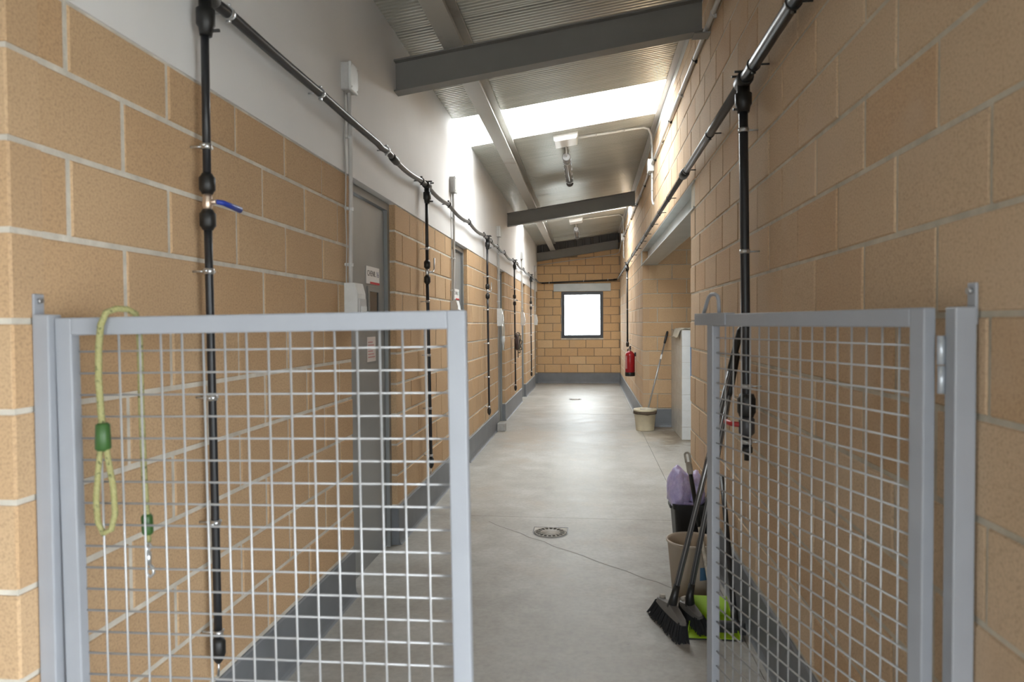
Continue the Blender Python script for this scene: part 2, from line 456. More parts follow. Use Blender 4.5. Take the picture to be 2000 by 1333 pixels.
# ------------------------------------------------------------------ block walls
BLK = {}
def block_mesh(L, H, D, mat):
    key = (round(L, 3), round(H, 3), round(D, 3), mat)
    if key in BLK: return BLK[key]
    c = 0.004; mb = MB(); l, h = L/2, H/2
    mb.add([(-l+c, 0, -h+c), (l-c, 0, -h+c), (l-c, 0, h-c), (-l+c, 0, h-c), (-l, c, -h), (l, c, -h), (l, c, h), (-l, c, h), (-l, D, -h), (l, D, -h), (l, D, h), (-l, D, h)],
           [(0, 1, 2, 3), (0, 4, 5, 1), (1, 5, 6, 2), (2, 6, 7, 3), (3, 7, 4, 0), (4, 8, 9, 5), (5, 9, 10, 6), (6, 10, 11, 7), (7, 11, 8, 4)])
    BLK[key] = mb.mesh('block', mat); return BLK[key]
def cut(rects, opening):
    out = []
    a0, a1, c0, c1 = opening
    for (u0, u1, z0, z1) in rects:
        if u1 <= a0 or u0 >= a1 or z1 <= c0 or z0 >= c1: out.append((u0, u1, z0, z1)); continue
        if u0 < a0: out.append((u0, a0, z0, z1))
        if u1 > a1: out.append((a1, u1, z0, z1))
        m0, m1 = max(u0, a0), min(u1, a1)
        if z0 < c0: out.append((m0, m1, z0, c0))
        if z1 > c1: out.append((m0, m1, c1, z1))
    return out
def lay_blocks(parent, u_lo, u_hi, ncourse, joint_of, openings, place, rot, mat, ztop=None, joint=0.014, D=0.09, keep=None, limit=300):
    """place(u, z) -> world point of a face point; joint_of(c) -> offset of the vertical joints of course c"""
    items = []
    for c in range(ncourse):
        z0 = Z0 + 0.2*c; z1 = z0 + 0.2
        if ztop: z1 = min(z1, ztop)
        if z1 - z0 < 0.03: continue
        off = joint_of(c); n0 = math.floor((u_lo-off)/0.4)
        u = off + 0.4*n0
        while u < u_hi:
            r = [(max(u, u_lo), min(u+0.4, u_hi), z0, z1)]
            for op in openings: r = cut(r, op)
            for q in r:
                if q[1]-q[0] > 0.03 and q[3]-q[2] > 0.025 and (keep is None or keep(q)): items.append(q)
            u += 0.4
    edges = {}
    out = []
    for (u0, u1, z0, z1) in items:
        j = joint/2
        a0 = u0 + (0 if any(abs(u0-e) < 1e-4 for op in openings for e in op[:2]) or abs(u0-u_lo) < 1e-4 else j)
        a1 = u1 - (0 if any(abs(u1-e) < 1e-4 for op in openings for e in op[:2]) or abs(u1-u_hi) < 1e-4 else j)
        b0, b1 = z0 + j, z1 - j
        pts = [place(a0, b0), place(a1, b0), place(a1, b1), place(a0, b1)]
        out.append((px_area(pts), a0, a1, b0, b1))
    out.sort(key=lambda t: -t[0])
    rest = MB()
    R = Matrix.Rotation(rot, 4, 'Z')
    for i, (A, a0, a1, b0, b1) in enumerate(out):
        L, H = round(a1-a0, 3), round(b1-b0, 3)
        c = Vector(place((a0+a1)/2, (b0+b1)/2)); nrm = R @ Vector((0, -1, 0))
        c = c + nrm*random.uniform(-0.0015, 0.002)
        me = block_mesh(L, H, D, mat)
        if i < limit and A > 60:
            o = bpy.data.objects.new('block', me); COL.objects.link(o); o.parent = parent
            o.location = c - ORG[parent.name]; o.rotation_euler = (0, 0, rot)
        else:
            M = Matrix.Translation(c) @ R
            rest.add([M @ v.co for v in me.vertices], [list(p.vertices) for p in me.polygons])
    if rest.v:
        T(rest.build('block_courses', mat, parent), kind='stuff')
def stuff_label(o, l): o['label'] = l

# ---- wall_left: mortar body, blocks, white plaster above
mb = MB()
edges = [Y_NEAR+0.004] + [e for d in DOORS for e in (d[0]-0.004, d[1]+0.004)] + [YE+0.3]
for a, b_ in zip(edges[0::2], edges[1::2]): mb.box(XL-0.22, XL-0.004, a, b_, 0, PLASTER_Z)
wall_left = T(mb.build('wall_left', 'mortar_pale'), 'long ochre concrete block wall with grey doors, white plaster above', 'wall', kind='structure')
def jl(c): return 1.547 if c % 2 == 1 else 1.747
lay_blocks(wall_left, Y_NEAR, YE, 10, jl, [(a, b_, -1, 9) for a, b_ in DOORS], lambda u, z: (XL, u, z), PI/2, 'block_ochre', ztop=PLASTER_Z)
mb = MB()
mb.box(XL-0.22, XL+0.004, Y_NEAR, YE+0.3, PLASTER_Z, 3.37)
T(mb.build('plaster', 'white_plaster', wall_left), 'smooth white plastered upper wall')
# ---- wall_front: return of the left wall, facing the entrance
mb = MB(); mb.box(-3.6, XL-0.21, Y_NEAR+0.004, Y_NEAR+0.22, 0, 3.3); mb.box(XL-0.21, XL-0.01, Y_NEAR+0.005, Y_NEAR+0.1, PLASTER_Z+0.005, 3.3)
wall_front = T(mb.build('wall_front', 'mortar_pale'), 'block wall returning to the side beside the left gate post', 'wall', kind='structure')
lay_blocks(wall_front, -3.6, XL, 14, lambda c: -1.25+0.2*((c+1) % 2), [], lambda u, z: (u, Y_NEAR, z), 0, 'block_ochre', D=0.09, limit=300)
# ---- wall_right with the wide opening
mb = MB()
ztr = roof_z(XR) + 0.02
mb.box(XR+0.004, XR+0.2, Y_RW+0.004, OPEN_Y[0]-0.004, 0, ztr)
mb.box(XR+0.004, XR+0.2, OPEN_Y[1]+0.004, YE+0.3, 0, ztr)
mb.box(XR+0.004, XR+0.2, OPEN_Y[0]-0.004, OPEN_Y[1]+0.004, 2.47, ztr)
wall_right = T(mb.build('wall_right', 'mortar_grey'), 'tall beige concrete block wall with a wide opening under a steel lintel', 'wall', kind='structure')
def jr(c): return 1.39 if c % 2 == 1 else 1.59
lay_blocks(wall_right, Y_RW, YE, 17, jr, [(OPEN_Y[0], OPEN_Y[1], -1, 2.26), (OPEN_Y[0]-0.2, OPEN_Y[1]+0.2, 2.26, 2.47)], lambda u, z: (XR, u, z), -PI/2, 'block_beige', ztop=ztr-0.03, joint=0.012)
# ---- wall_back with window
WIN = (-0.66, 0.345, 1.10, 2.225)
mb = MB()
mb.box(XL-0.2, WIN[0]-0.003, YE+0.007, YE+0.22, 0, 3.42); mb.box(WIN[1]+0.003, XR+0.2, YE+0.007, YE+0.22, 0, 3.66)
mb.box(WIN[0]-0.003, WIN[1]+0.003, YE+0.007, YE+0.22, 0, WIN[2]-0.003); mb.box(WIN[0]-0.003, WIN[1]+0.003, YE+0.007, YE+0.22, WIN[3]+0.003, 3.5)
wall_back = T(mb.build('wall_back', 'mortar_brown'), 'tan block end wall around the bright window', 'wall', kind='structure')
lay_blocks(wall_back, XL, XR, 15, lambda c: -0.8725 if c % 2 == 1 else -0.6725, [(WIN[0], WIN[1], WIN[2]-0.035, WIN[3]), (-0.85, 0.53, 2.235, 2.425)],
           lambda u, z: (u, YE, z), 0, 'block_tan', keep=lambda q: not (q[2] > 3.0 and q[1] < 0.0), D=0.1)
# ---- side room behind the opening
mb = MB(); mb.box(XR+0.007, ALC_X, OPEN_Y[1]+0.007, OPEN_Y[1]+0.2, 0, 3.95)
wall_alcove_end = T(mb.build('wall_alcove', 'mortar_grey'), 'beige block wall inside the opening behind the tiled partition', 'wall', kind='structure')
lay_blocks(wall_alcove_end, XR, ALC_X, 17, lambda c: XR + (0.0 if c % 2 == 1 else 0.2), [], lambda u, z: (u, OPEN_Y[1], z), 0, 'block_ochre', joint=0.011, ztop=3.63)
mb = MB(); mb.box(ALC_X, ALC_X+0.2, OPEN_Y[0]-0.2, OPEN_Y[1]+0.2, 0, 4.0); mb.box(XR+0.2, ALC_X, OPEN_Y[0]-0.2, OPEN_Y[0], 0, 3.95)
T(mb.build('wall_side_room', 'white_plaster'), 'plain plastered walls of the side room through the opening', 'wall', kind='structure')
# ---- unseen vestibule added behind the camera, walls and doorways shaped for the near light
ENT = (-0.6, 0.3, 2.1)        # small rear doorway added for light: x0, x1, height
SIDE = (-2.75, -0.15, 1.95)      # wide side doorway sized for the near light: y0, y1, height
mb = MB()
mb.box(-3.8, ENT[0], Y_REAR-0.2, Y_REAR, 0, 4.1); mb.box(ENT[1], VX+0.2, Y_REAR-0.2, Y_REAR, 0, 4.1); mb.box(ENT[0], ENT[1], Y_REAR-0.2, Y_REAR, ENT[2], 4.1)
T(mb.build('wall_added_rear', 'white_plaster'), 'plain unseen wall added behind the viewer with a doorway for light', 'wall', kind='structure')
mb = MB(); mb.box(-3.8, -3.6, Y_REAR, Y_NEAR+0.2, 0, 3.4)
T(mb.build('wall_added_left', 'white_plaster'), 'plain unseen side wall added to limit light from behind the viewer', 'wall', kind='structure')
mb = MB()
mb.box(VX, VX+0.2, Y_REAR, SIDE[0], 0, 4.1); mb.box(VX, VX+0.2, SIDE[1], Y_RW+0.2, 0, 4.1); mb.box(VX, VX+0.2, SIDE[0], SIDE[1], SIDE[2], 4.1)
T(mb.build('wall_added_right', 'white_plaster'), 'plain unseen side wall added with a wide doorway for the near light', 'wall', kind='structure')
mb = MB(); mb.box(XR+0.2, VX, Y_RW+0.004, Y_RW+0.2, 0, 4.1)
T(mb.build('wall_return', 'white_plaster'), 'plain wall returning to the side at the end of the beige wall', 'wall', kind='structure')
# ---- gable closing above the left wall outside (keeps the sky out of the roof void)
mb = MB(); mb.box(XL-0.3, XL-0.05, Y_NEAR, YE+0.3, 3.2, 3.32)

# ---- floor
mb = MB(); mb.box(-3.8, ALC_X+0.2, Y_REAR-0.2, YE+0.3, -0.2, -0.006)
floor = T(mb.build('floor', 'crack_dark'), 'smooth grey polished concrete floor of the corridor', 'floor', kind='structure')
for (x0, x1, y0, y1) in [(-3.8, 0.70, Y_REAR-0.2, 5.10), (0.704, ALC_X+0.2, Y_REAR-0.2, 5.10), (-3.8, 0.70, 5.104, 11.0), (0.704, ALC_X+0.2, 5.104, 11.0), (-3.8, 0.70, 11.004, YE+0.3), (0.704, ALC_X+0.2, 11.004, YE+0.3)]:
    MB().box(x0, x1, y0, y1, -0.1, 0.0).build('floor_slab', 'polished_concrete', floor)
mb = MB(); pts = []
for i in range(15):
    t = i/14; pts.append((-0.74 + 1.2*t + random.uniform(-0.012, 0.012), 4.96 - 1.19*t + random.uniform(-0.012, 0.012)))
for (x0, y0), (x1, y1) in zip(pts, pts[1:]):
    w = 0.0022; mb.add([(x0-w, y0-w, 0.0004), (x1-w, y1-w, 0.0004), (x1+w, y1+w, 0.0004), (x0+w, y0+w, 0.0004)], [(0, 1, 2, 3)])
T(mb.build('crack', 'crack_dark', floor), 'thin diagonal crack in the floor')
mb = MB(); mb.box(-60, 60, -60, 70, -0.3, -0.21)
T(mb.build('ground', 'outer_ground'), 'open pale ground outside the building', 'ground', kind='structure')

# ---- baseboards (grey painted plinth with a small cove)
def bb_prof(h=0.25, t=0.012):
    return [(0, 0), (0.03, 0), (0.022, 0.008), (t+0.003, 0.022), (t, 0.05), (t, h-0.006), (t-0.005, h), (0, h)]
def bb_run_y(name, parent, x, side, y0, y1):
    mb = MB(); pr = [(x + side*a, z) for a, z in bb_prof()]
    mb.prism(pr, 1, y0, y1); return mb.build(name, 'baseboard_grey', parent)
bl = T(empty('baseboard_left', (XL, 8, 0)), 'grey painted plinth along the ochre wall between the doors', 'baseboard', kind='structure')
es = [Y_NEAR] + [e for d in DOORS for e in d] + [YE]
for i, (a, b_) in enumerate(zip(es[0::2], es[1::2])): bb_run_y('baseboard_segment', bl, XL-0.005, 1, a-(0.0 if i == 0 else 0.0), b_)
for a, b_ in DOORS:   # painted return into each far door reveal
    MB().box(XL-0.06, XL+0.006, b_-0.008, b_+0.01, 0, 0.25).build('baseboard_return', 'baseboard_grey', bl)
br = T(empty('baseboard_right', (XR, 8, 0)), 'grey painted plinth along the beige wall', 'baseboard', kind='structure')
bb_run_y('baseboard_segment', br, XR+0.005, -1, Y_RW, OPEN_Y[0]); bb_run_y('baseboard_segment', br, XR+0.005, -1, OPEN_Y[1]-0.012, YE)
mb = MB(); mb.prism([(OPEN_Y[1]+0.005-a, z) for a, z in bb_prof()], 0, XR-0.007, 1.14)
T(mb.build('baseboard_alcove', 'baseboard_grey'), 'grey painted plinth turning the corner behind the mop bucket', 'baseboard', kind='structure')
mb = MB(); mb.prism([(YE+0.005-a, z) for a, z in bb_prof()], 0, XL, XR)
T(mb.build('baseboard_back', 'baseboard_grey'), 'grey painted plinth under the end window wall', 'baseboard', kind='structure')

# ------------------------------------------------------------------ ceiling
XA, XB = -3.85, ALC_X+0.25
def panel_mesh(w, mat, ribs=True, thick=0.06, xa=None, xb=None):
    xa = XA if xa is None else xa; xb = XB if xb is None else xb
    mb = MB(); prof = []
    p = 0.04; n = int(round((w-0.02)/p)); m0 = (w-n*p)/2
    prof.append((0.001, 0.004)); prof.append((m0, 0.004 if ribs else 0.0))
    if ribs:
        for i in range(n):
            y = m0 + i*p
            prof += [(y+0.005, 0.0), (y+0.021, 0.0), (y+0.027, 0.008), (y+0.034, 0.008)]
    prof.append((w-m0, 0.004)); prof.append((w-0.001, 0.004))
    lo = [(y, z) for y, z in prof]; k = len(lo)
    vs_ = []
    for x in (xa, xb):
        for y, z in lo: vs_.append((x, y, roof_z(x)+z))
        vs_.append((x, w-0.001, roof_z(x)+thick)); vs_.append((x, 0.001, roof_z(x)+thick))
    n2 = k+2
    fs = [(i, i+1, n2+i+1, n2+i) for i in range(n2-1)] + [(n2-1, 0, n2, 2*n2-1)]
    mb.add(vs_, fs)
    return mb.mesh('ceiling_panel', mat)
ceiling = T(empty('ceiling', (0, 8, 3.5)), 'sloping roof of ribbed metal panels with translucent strips', 'ceiling', kind='structure')
ys = []
y = SKY1[0]
while y > Y_REAR-0.2: ys.append((y-0.98, y, 'p')); y -= 0.98
ys.append((*SKY1, 's'))
for i in range(5): ys.append((7.31+0.97*i, 7.31+0.97*(i+1), 'p'))
ys.append((*SKY2, 's'))
y = SKY2[1]
while y < YE+0.1: ys.append((y, y+1.03, 'p')); y += 1.03
PM = {}
for a, b_, k in ys:
    w = round(b_-a, 3)
    if (w, k) not in PM: PM[(w, k)] = panel_mesh(w, 'ceiling_sheet') if k == 'p' else panel_mesh(w, 'translucent_polycarbonate', False, 0.012, XL-0.1, XR+0.5)
    o = bpy.data.objects.new('ceiling_panel' if k == 'p' else 'skylight_panel', PM[(w, k)]); COL.objects.link(o)
    o.parent = ceiling; o.location = Vector((0, a, 0)) - ORG['ceiling']
    if k == 's':
        o['label'] = 'bright translucent skylight strip'
        portal('skylight_portal', ((XL+XR)/2+0.2, (a+b_)/2, roof_z((XL+XR)/2+0.2)+0.05), (0, -math.atan(SLOPE), 0), 2.65, b_-a)
        for (xa, xb) in ((XA, XL-0.1), (XR+0.5, XB)):
            q = bpy.data.objects.new('ceiling_panel', panel_mesh(w, 'ceiling_sheet', True, 0.06, xa, xb)); COL.objects.link(q); q.parent = ceiling; q.location = o.location
portal('window_portal', ((WIN[0]+WIN[1])/2, YE+0.24, (WIN[2]+WIN[3])/2), (-PI/2, 0, 0), WIN[1]-WIN[0], WIN[3]-WIN[2])
portal('side_portal', (VX+0.22, (SIDE[0]+SIDE[1])/2, SIDE[2]/2), (PI/2, 0, PI/2), SIDE[1]-SIDE[0], SIDE[2])
portal('rear_portal', ((ENT[0]+ENT[1])/2, Y_REAR-0.22, ENT[2]/2), (PI/2, 0, 0), ENT[1]-ENT[0], ENT[2])
# cross beams (I sections, sloping with the roof)
def beam_bottom(x): return 2.955 + (x - XL)*0.148
for nm, yc, lab in (('roof_beam', 4.42, 'large grey steel cross beam nearest the gates under the roof'), ('roof_beam', 10.62, 'grey steel cross beam in mid corridor beyond the first skylight'), ('roof_beam', 16.66, 'grey steel cross beam against the end wall above the window')):
    mb = MB()
    sl = math.atan(0.148)
    def fr(s, t, x, yc=yc): return (x - t*math.sin(sl)*0, yc + s, beam_bottom(x) + t)
    ibeam(mb, 0.205, 0.10 if yc < 16 else 0.08, 0.010, 0.008, XL-0.01, XR-0.045, fr)
    bo = T(mb.build(nm, 'beam_grey', None, (0, yc, 3.0)), lab, 'beam', kind='structure')
    MB().box(XR-0.10, XR, yc-0.05, yc+0.05, beam_bottom(XR-0.045)-0.017, beam_bottom(XR-0.10)-0.001).build('bearing_plate', 'beam_grey', bo)
# longitudinal purlin
mb = MB()
PX = -0.855
zb = beam_bottom(PX) + 0.205
ibeam(mb, roof_z(PX)-0.004-zb, 0.13, 0.012, 0.012, -0.5, YE+0.1, lambda s, t, y: (PX+s, y, zb+t+s*0.0))
T(mb.build('roof_purlin', 'purlin_steel', None, (PX, 8, zb)), 'long grey steel purlin with rust marks running along the roof', 'beam', kind='structure')
# ribbed dark cladding above the end beam
mb = MB(); x = XL; prof = []
while x < XR+0.01:
    prof += [(x, 16.745), (x+0.10, 16.745), (x+0.115, 16.715), (x+0.15, 16.715), (x+0.165, 16.745)]; x += 0.2
vs_ = []
for (a, b_) in prof: vs_ += [(a, b_, beam_bottom(a)+0.15), (a, b_, roof_z(a)+0.02)]
mb.add(vs_, [(2*i, 2*i+2, 2*i+3, 2*i+1) for i in range(len(prof)-1)])
T(mb.build('trim_1', 'cladding_dark'), 'dark ribbed sheet closing the gap above the end beam', 'cladding', kind='structure')
# angle trim where roof meets the right wall
mb = MB(); zt = roof_z(XR)
mb.prism([(XR, zt-0.085), (XR-0.004, zt-0.085), (XR-0.004, zt-0.010), (XR-0.055, zt-0.016), (XR-0.055, zt-0.012), (XR, zt-0.004)], 1, Y_RW, YE)
T(mb.build('trim_2', 'conduit_grey'), 'metal angle trim where the roof meets the beige wall', 'trim', kind='structure')

# ------------------------------------------------------------------ lintel over the opening, lintel plate over the window
mb = MB()
def frl(s, t, y): return (XR+0.075+s, y, 2.262+t)
ibeam(mb, 0.20, 0.17, 0.014, 0.012, OPEN_Y[0]-0.2, OPEN_Y[1]+0.2, frl)
lint = T(mb.build('steel_lintel', 'lintel_grey', None, (XR, 7.5, 2.262)), 'pale grey steel lintel beam over the wide opening', 'lintel', kind='structure')
MB().box(XR-0.008, XR+0.06, OPEN_Y[1]+0.06, OPEN_Y[1]+0.2, 2.262, 2.462).build('end_plate', 'lintel_grey', lint)
MB().box(XR+0.155, XR+0.2, OPEN_Y[0]-0.2, OPEN_Y[1]+0.2, 2.262, 2.47).build('back_plate', 'lintel_grey', lint)
mb = MB(); mb.box(-0.85, 0.53, YE-0.004, YE+0.1, 2.237, 2.423, 0.004)
T(mb.build('window_lintel', 'lintel_grey'), 'flat grey steel lintel plate above the end window', 'lintel', kind='structure')
# window
win = T(empty('window_1', ((WIN[0]+WIN[1])/2, YE, WIN[2])), 'bright square window with dark frame in the end wall', 'window', kind='structure')
mb = MB(); fw = 0.076; y0, y1 = YE-0.006, YE+0.06
mb.box(WIN[0], WIN[0]+fw, y0, y1, WIN[2], WIN[3], 0.004); mb.box(WIN[1]-fw, WIN[1], y0, y1, WIN[2], WIN[3], 0.004)
mb.box(WIN[0]+fw-0.002, WIN[1]-fw+0.002, y0, y1, WIN[2], WIN[2]+fw, 0.004); mb.box(WIN[0]+fw-0.002, WIN[1]-fw+0.002, y0, y1, WIN[3]-fw, WIN[3], 0.004)
mb.build('window_frame', 'anthracite', win)
MB().box(WIN[0]+fw-0.005, WIN[1]-fw+0.005, YE+0.025, YE+0.031, WIN[2]+fw-0.005, WIN[3]-fw+0.005).build('pane', 'window_glass', win)
MB().box(WIN[0]-0.01, WIN[1]+0.01, YE-0.002, YE+0.05, WIN[2]-0.034, WIN[2], 0.004).build('window_sill', 'mortar_pale', win)

# ------------------------------------------------------------------ doors, signs
def text_obj(name, body, size, mat, parent, loc, rot):
    cu = bpy.data.curves.new(name, 'FONT'); cu.body = body; cu.size = size; cu.align_x = 'LEFT'; cu.align_y = 'CENTER'; cu.extrude = 0.0004
    o = bpy.data.objects.new(name, cu); COL.objects.link(o); cu.materials.append(MATS[mat])
    me = bpy.data.meshes.new_from_object(o.evaluated_get(bpy.context.evaluated_depsgraph_get()))
    bpy.data.objects.remove(o); bpy.data.curves.remove(cu); me.name = name
    if not me.materials: me.materials.append(MATS[mat])
    o = bpy.data.objects.new(name, me); COL.objects.link(o)
    o.parent = parent; o.location = Vector(loc)-ORG[parent.name]; o.rotation_euler = rot
    return o
DX = XL - 0.062
ordw = ['nearest grey steel door with a paper notice, beside the first valve pipe', 'second grey steel door from the gates, open view slot under its sign', 'third grey steel door from the gates with pale straps hanging beside it', 'fourth grey steel door from the gates past the hanging harness', 'last grey steel door on the ochre wall beside the end wall']
for i, (a, b_) in enumerate(DOORS):
    d = T(empty('door_%d' % (i+1), (DX, (a+b_)/2, 0)), ordw[i], 'door', kind='structure')
    mb = MB(); t = 0.045
    mb.box(XL-0.12, DX+0.022, a, a+t, 0, 2.23); mb.box(XL-0.12, DX+0.022, b_-t, b_, 0, 2.23); mb.box(XL-0.12, DX+0.022, a+t, b_-t, 2.185, 2.23)
    mb.build('door_frame', 'door_frame_grey', d)
    leaf = MB().box(DX-0.045, DX, a+t+0.004, b_-t-0.004, 0.008, 2.18, 0.003).build('door_leaf', 'door_steel', d)
    # view slot with frame
    vy0, vy1 = b_-0.40, b_-0.165
    mb = MB()
    for (p0, p1, q0, q1) in ((vy0, vy0+0.03, 1.47, 1.68), (vy1-0.03, vy1, 1.47, 1.68), (vy0+0.03, vy1-0.03, 1.47, 1.50), (vy0+0.03, vy1-0.03, 1.65, 1.68)):
        mb.box(DX-0.001, DX+0.008, p0, p1, q0, q1)
    vf = mb.build('view_slot', 'door_frame_grey', d)
    MB().box(DX-0.001, DX+0.002, vy0+0.03, vy1-0.03, 1.50, 1.65).build('pane', 'dark_glass', vf)
    for hz in (0.35, 1.85):
        MB().tube([(DX+0.012, a+t+0.004, hz), (DX+0.012, a+t+0.004, hz+0.09)], 0.007, 8).build('hinge', 'door_frame_grey', d)
    if i < 2:
        s = T(empty('door_sign', (DX, b_-0.28, 1.69)), ('white door sign reading CHENIL 16 with a red stripe', 'white door sign with teal number and red stripe on the second door')[i], 'sign')
        sy0, sy1 = b_-0.42, b_-0.165
        MB().box(DX, DX+0.004, sy0, sy1, 1.695, 1.80).build('plate', 'sign_white', s)
        MB().box(DX+0.0038, DX+0.0046, sy0+0.07, sy1, 1.695, 1.709).build('stripe', 'sign_red', s)
        rot = (PI/2, 0, PI/2)
        text_obj('lettering', 'CHENIL', 0.047, 'print_black', s, (DX+0.0042, sy0+0.016, 1.757), rot)
        text_obj('number', ('16', '17')[i], 0.052, ('print_blue', 'print_teal')[i], s, (DX+0.0042, sy0+0.19, 1.757), rot)
# paper notice
s = T(empty('paper_notice', (DX, 4.1, 1.22)), 'small pinkish paper notice taped to the nearest grey door', 'notice')
MB().box(DX, DX+0.0015, 3.97, 4.13, 1.225, 1.375).build('sheet', 'paper', s)
for k in range(6): MB().box(DX+0.0014, DX+0.0019, 3.985, 4.115-0.02*(k % 3), 1.25+0.018*k, 1.256+0.018*k).build('printed_line', 'print_pink', s)

# ------------------------------------------------------------------ pipework
def clamp(name, parent, c, axis, r, wall, mat='zinc', w=0.018):
    """band round the pipe, stud to the wall, two closing screws"""
    c = Vector(c); ax = Vector(axis).normalized(); wv = Vector(wall)-c; wd = wv.normalized()
    mb = MB(); mb.tube([c-ax*w/2, c+ax*w/2], r+0.0035, 12)
    mb.tube([c+wd*(r), Vector(wall)], 0.004, 6)
    sd = ax.cross(wd)
    for s in (1, -1):
        e = c+sd*s*(r+0.009); mb.tube([e-wd*0.008, e+wd*0.008], 0.0045, 6)
    return mb.build(name, mat, parent)
def tee(parent, c, side, ax, r, rd, drop_dir=(0, 0, -1)):
    """saddle tee: body round the main, branch downwards, clamping bolts"""
    c = Vector(c); ax = Vector(ax); mb = MB()
    mb.tube([c-ax*0.055, c-ax*0.045, c+ax*0.045, c+ax*0.055], [r+0.004, r+0.010, r+0.010, r+0.004], 14)
    mb.tube([c, c+Vector((0, 0, -r-0.03)), c+Vector((0, 0, -r-0.033)), c+Vector((0, 0, -r-0.08)), c+Vector((0, 0, -r-0.09)), c+Vector((0, 0, -r-0.115))],
            [rd+0.008, rd+0.008, rd+0.016, rd+0.016, rd+0.010, rd+0.006], 14)
    t = mb.build('tee_fitting', 'black_plastic', parent)
    out = Vector(side)
    for dz, dy in ((r+0.004, 0.03), (r+0.004, -0.03), (-r-0.10, 0.0)):
        p = c + Vector((0, 0, dz)) + ax*dy
        MB().tube([p, p+out*0.045], 0.0055, 8).build('bolt', 'black_plastic', t)
    return t
def coupling(parent, c, rd, L=0.065):
    c = Vector(c); mb = MB(); u = Vector((0, 0, 1))
    mb.tube([c-u*L/2, c-u*L*0.36, c-u*L*0.3, c+u*L*0.3, c+u*L*0.36, c+u*L/2], [rd+0.003, rd+0.008, rd+0.012, rd+0.012, rd+0.008, rd+0.003], 12)
    return mb.build('coupling', 'black_plastic', parent)

# main run, left wall
XP, ZP = -1.19, 2.49
rp = 0.0185
L_DROPS = [2.06, 5.03, 8.10, 11.10, 14.25]
L_CLAMPS = [2.2, 2.99, 4.0, 4.86, 5.82, 6.83, 7.82, 8.4, 9.0, 9.74, 10.85, 11.5, 12.6, 13.7, 14.6, 15.6]
def sag(y):
    nb = sorted(L_CLAMPS + L_DROPS); 
    for a, b_ in zip(nb, nb[1:]):
        if a <= y <= b_:
            t = (y-a)/(b_-a); s = 0.030*(b_-a)**1.5 if y > 3.9 else 0.004
            return 4*t*(1-t)*min(s, 0.035)
    return 0
main_l = T(empty('water_main', (XP, 8, ZP)), 'sagging black water pipe clipped along the white upper wall', 'pipe')
pts = []; y = 2.06
while y <= 16.55: pts.append((XP, y, ZP - sag(y) - 0.003*(y-2))); y += 0.08
pts += [(XP+0.012, 16.62, pts[-1][2]), (XP+0.05, 16.68, pts[-1][2])]
def zmain(y): return ZP - sag(y) - 0.003*(y-2)
MB().tube([(XP, 2.02, ZP)]+[p for p in pts if p[1] <= 4.2], rp, 14).build('pipe', 'black_pipe', main_l)
MB().tube([p for p in pts if p[1] >= 4.1], 0.0165, 12).build('pipe', 'grey_pipe', main_l)
MB().tube([(XP, 4.10, zmain(4.1)), (XP, 4.13, zmain(4.13)), (XP, 4.21, zmain(4.21)), (XP, 4.24, zmain(4.24))], [0.0195, 0.024, 0.024, 0.019], 14).build('coupling', 'black_plastic', main_l)
for y in L_CLAMPS: clamp('clamp', main_l, (XP, y, zmain(y)), (0, 1, 0), rp, (XL+0.002, y, zmain(y)), 'zinc' if y < 4.5 else 'black_plastic')
drop_labels = ['nearest thin black drop pipe with a blue lever valve behind the closed gate', 'second black drop pipe, between the first two grey doors', 'third black drop pipe from the gates, between the second and third doors', 'fourth black drop pipe, with a dark harness hanging on it', 'fifth and farthest thin black drop pipe on the ochre wall']
XD = -1.205
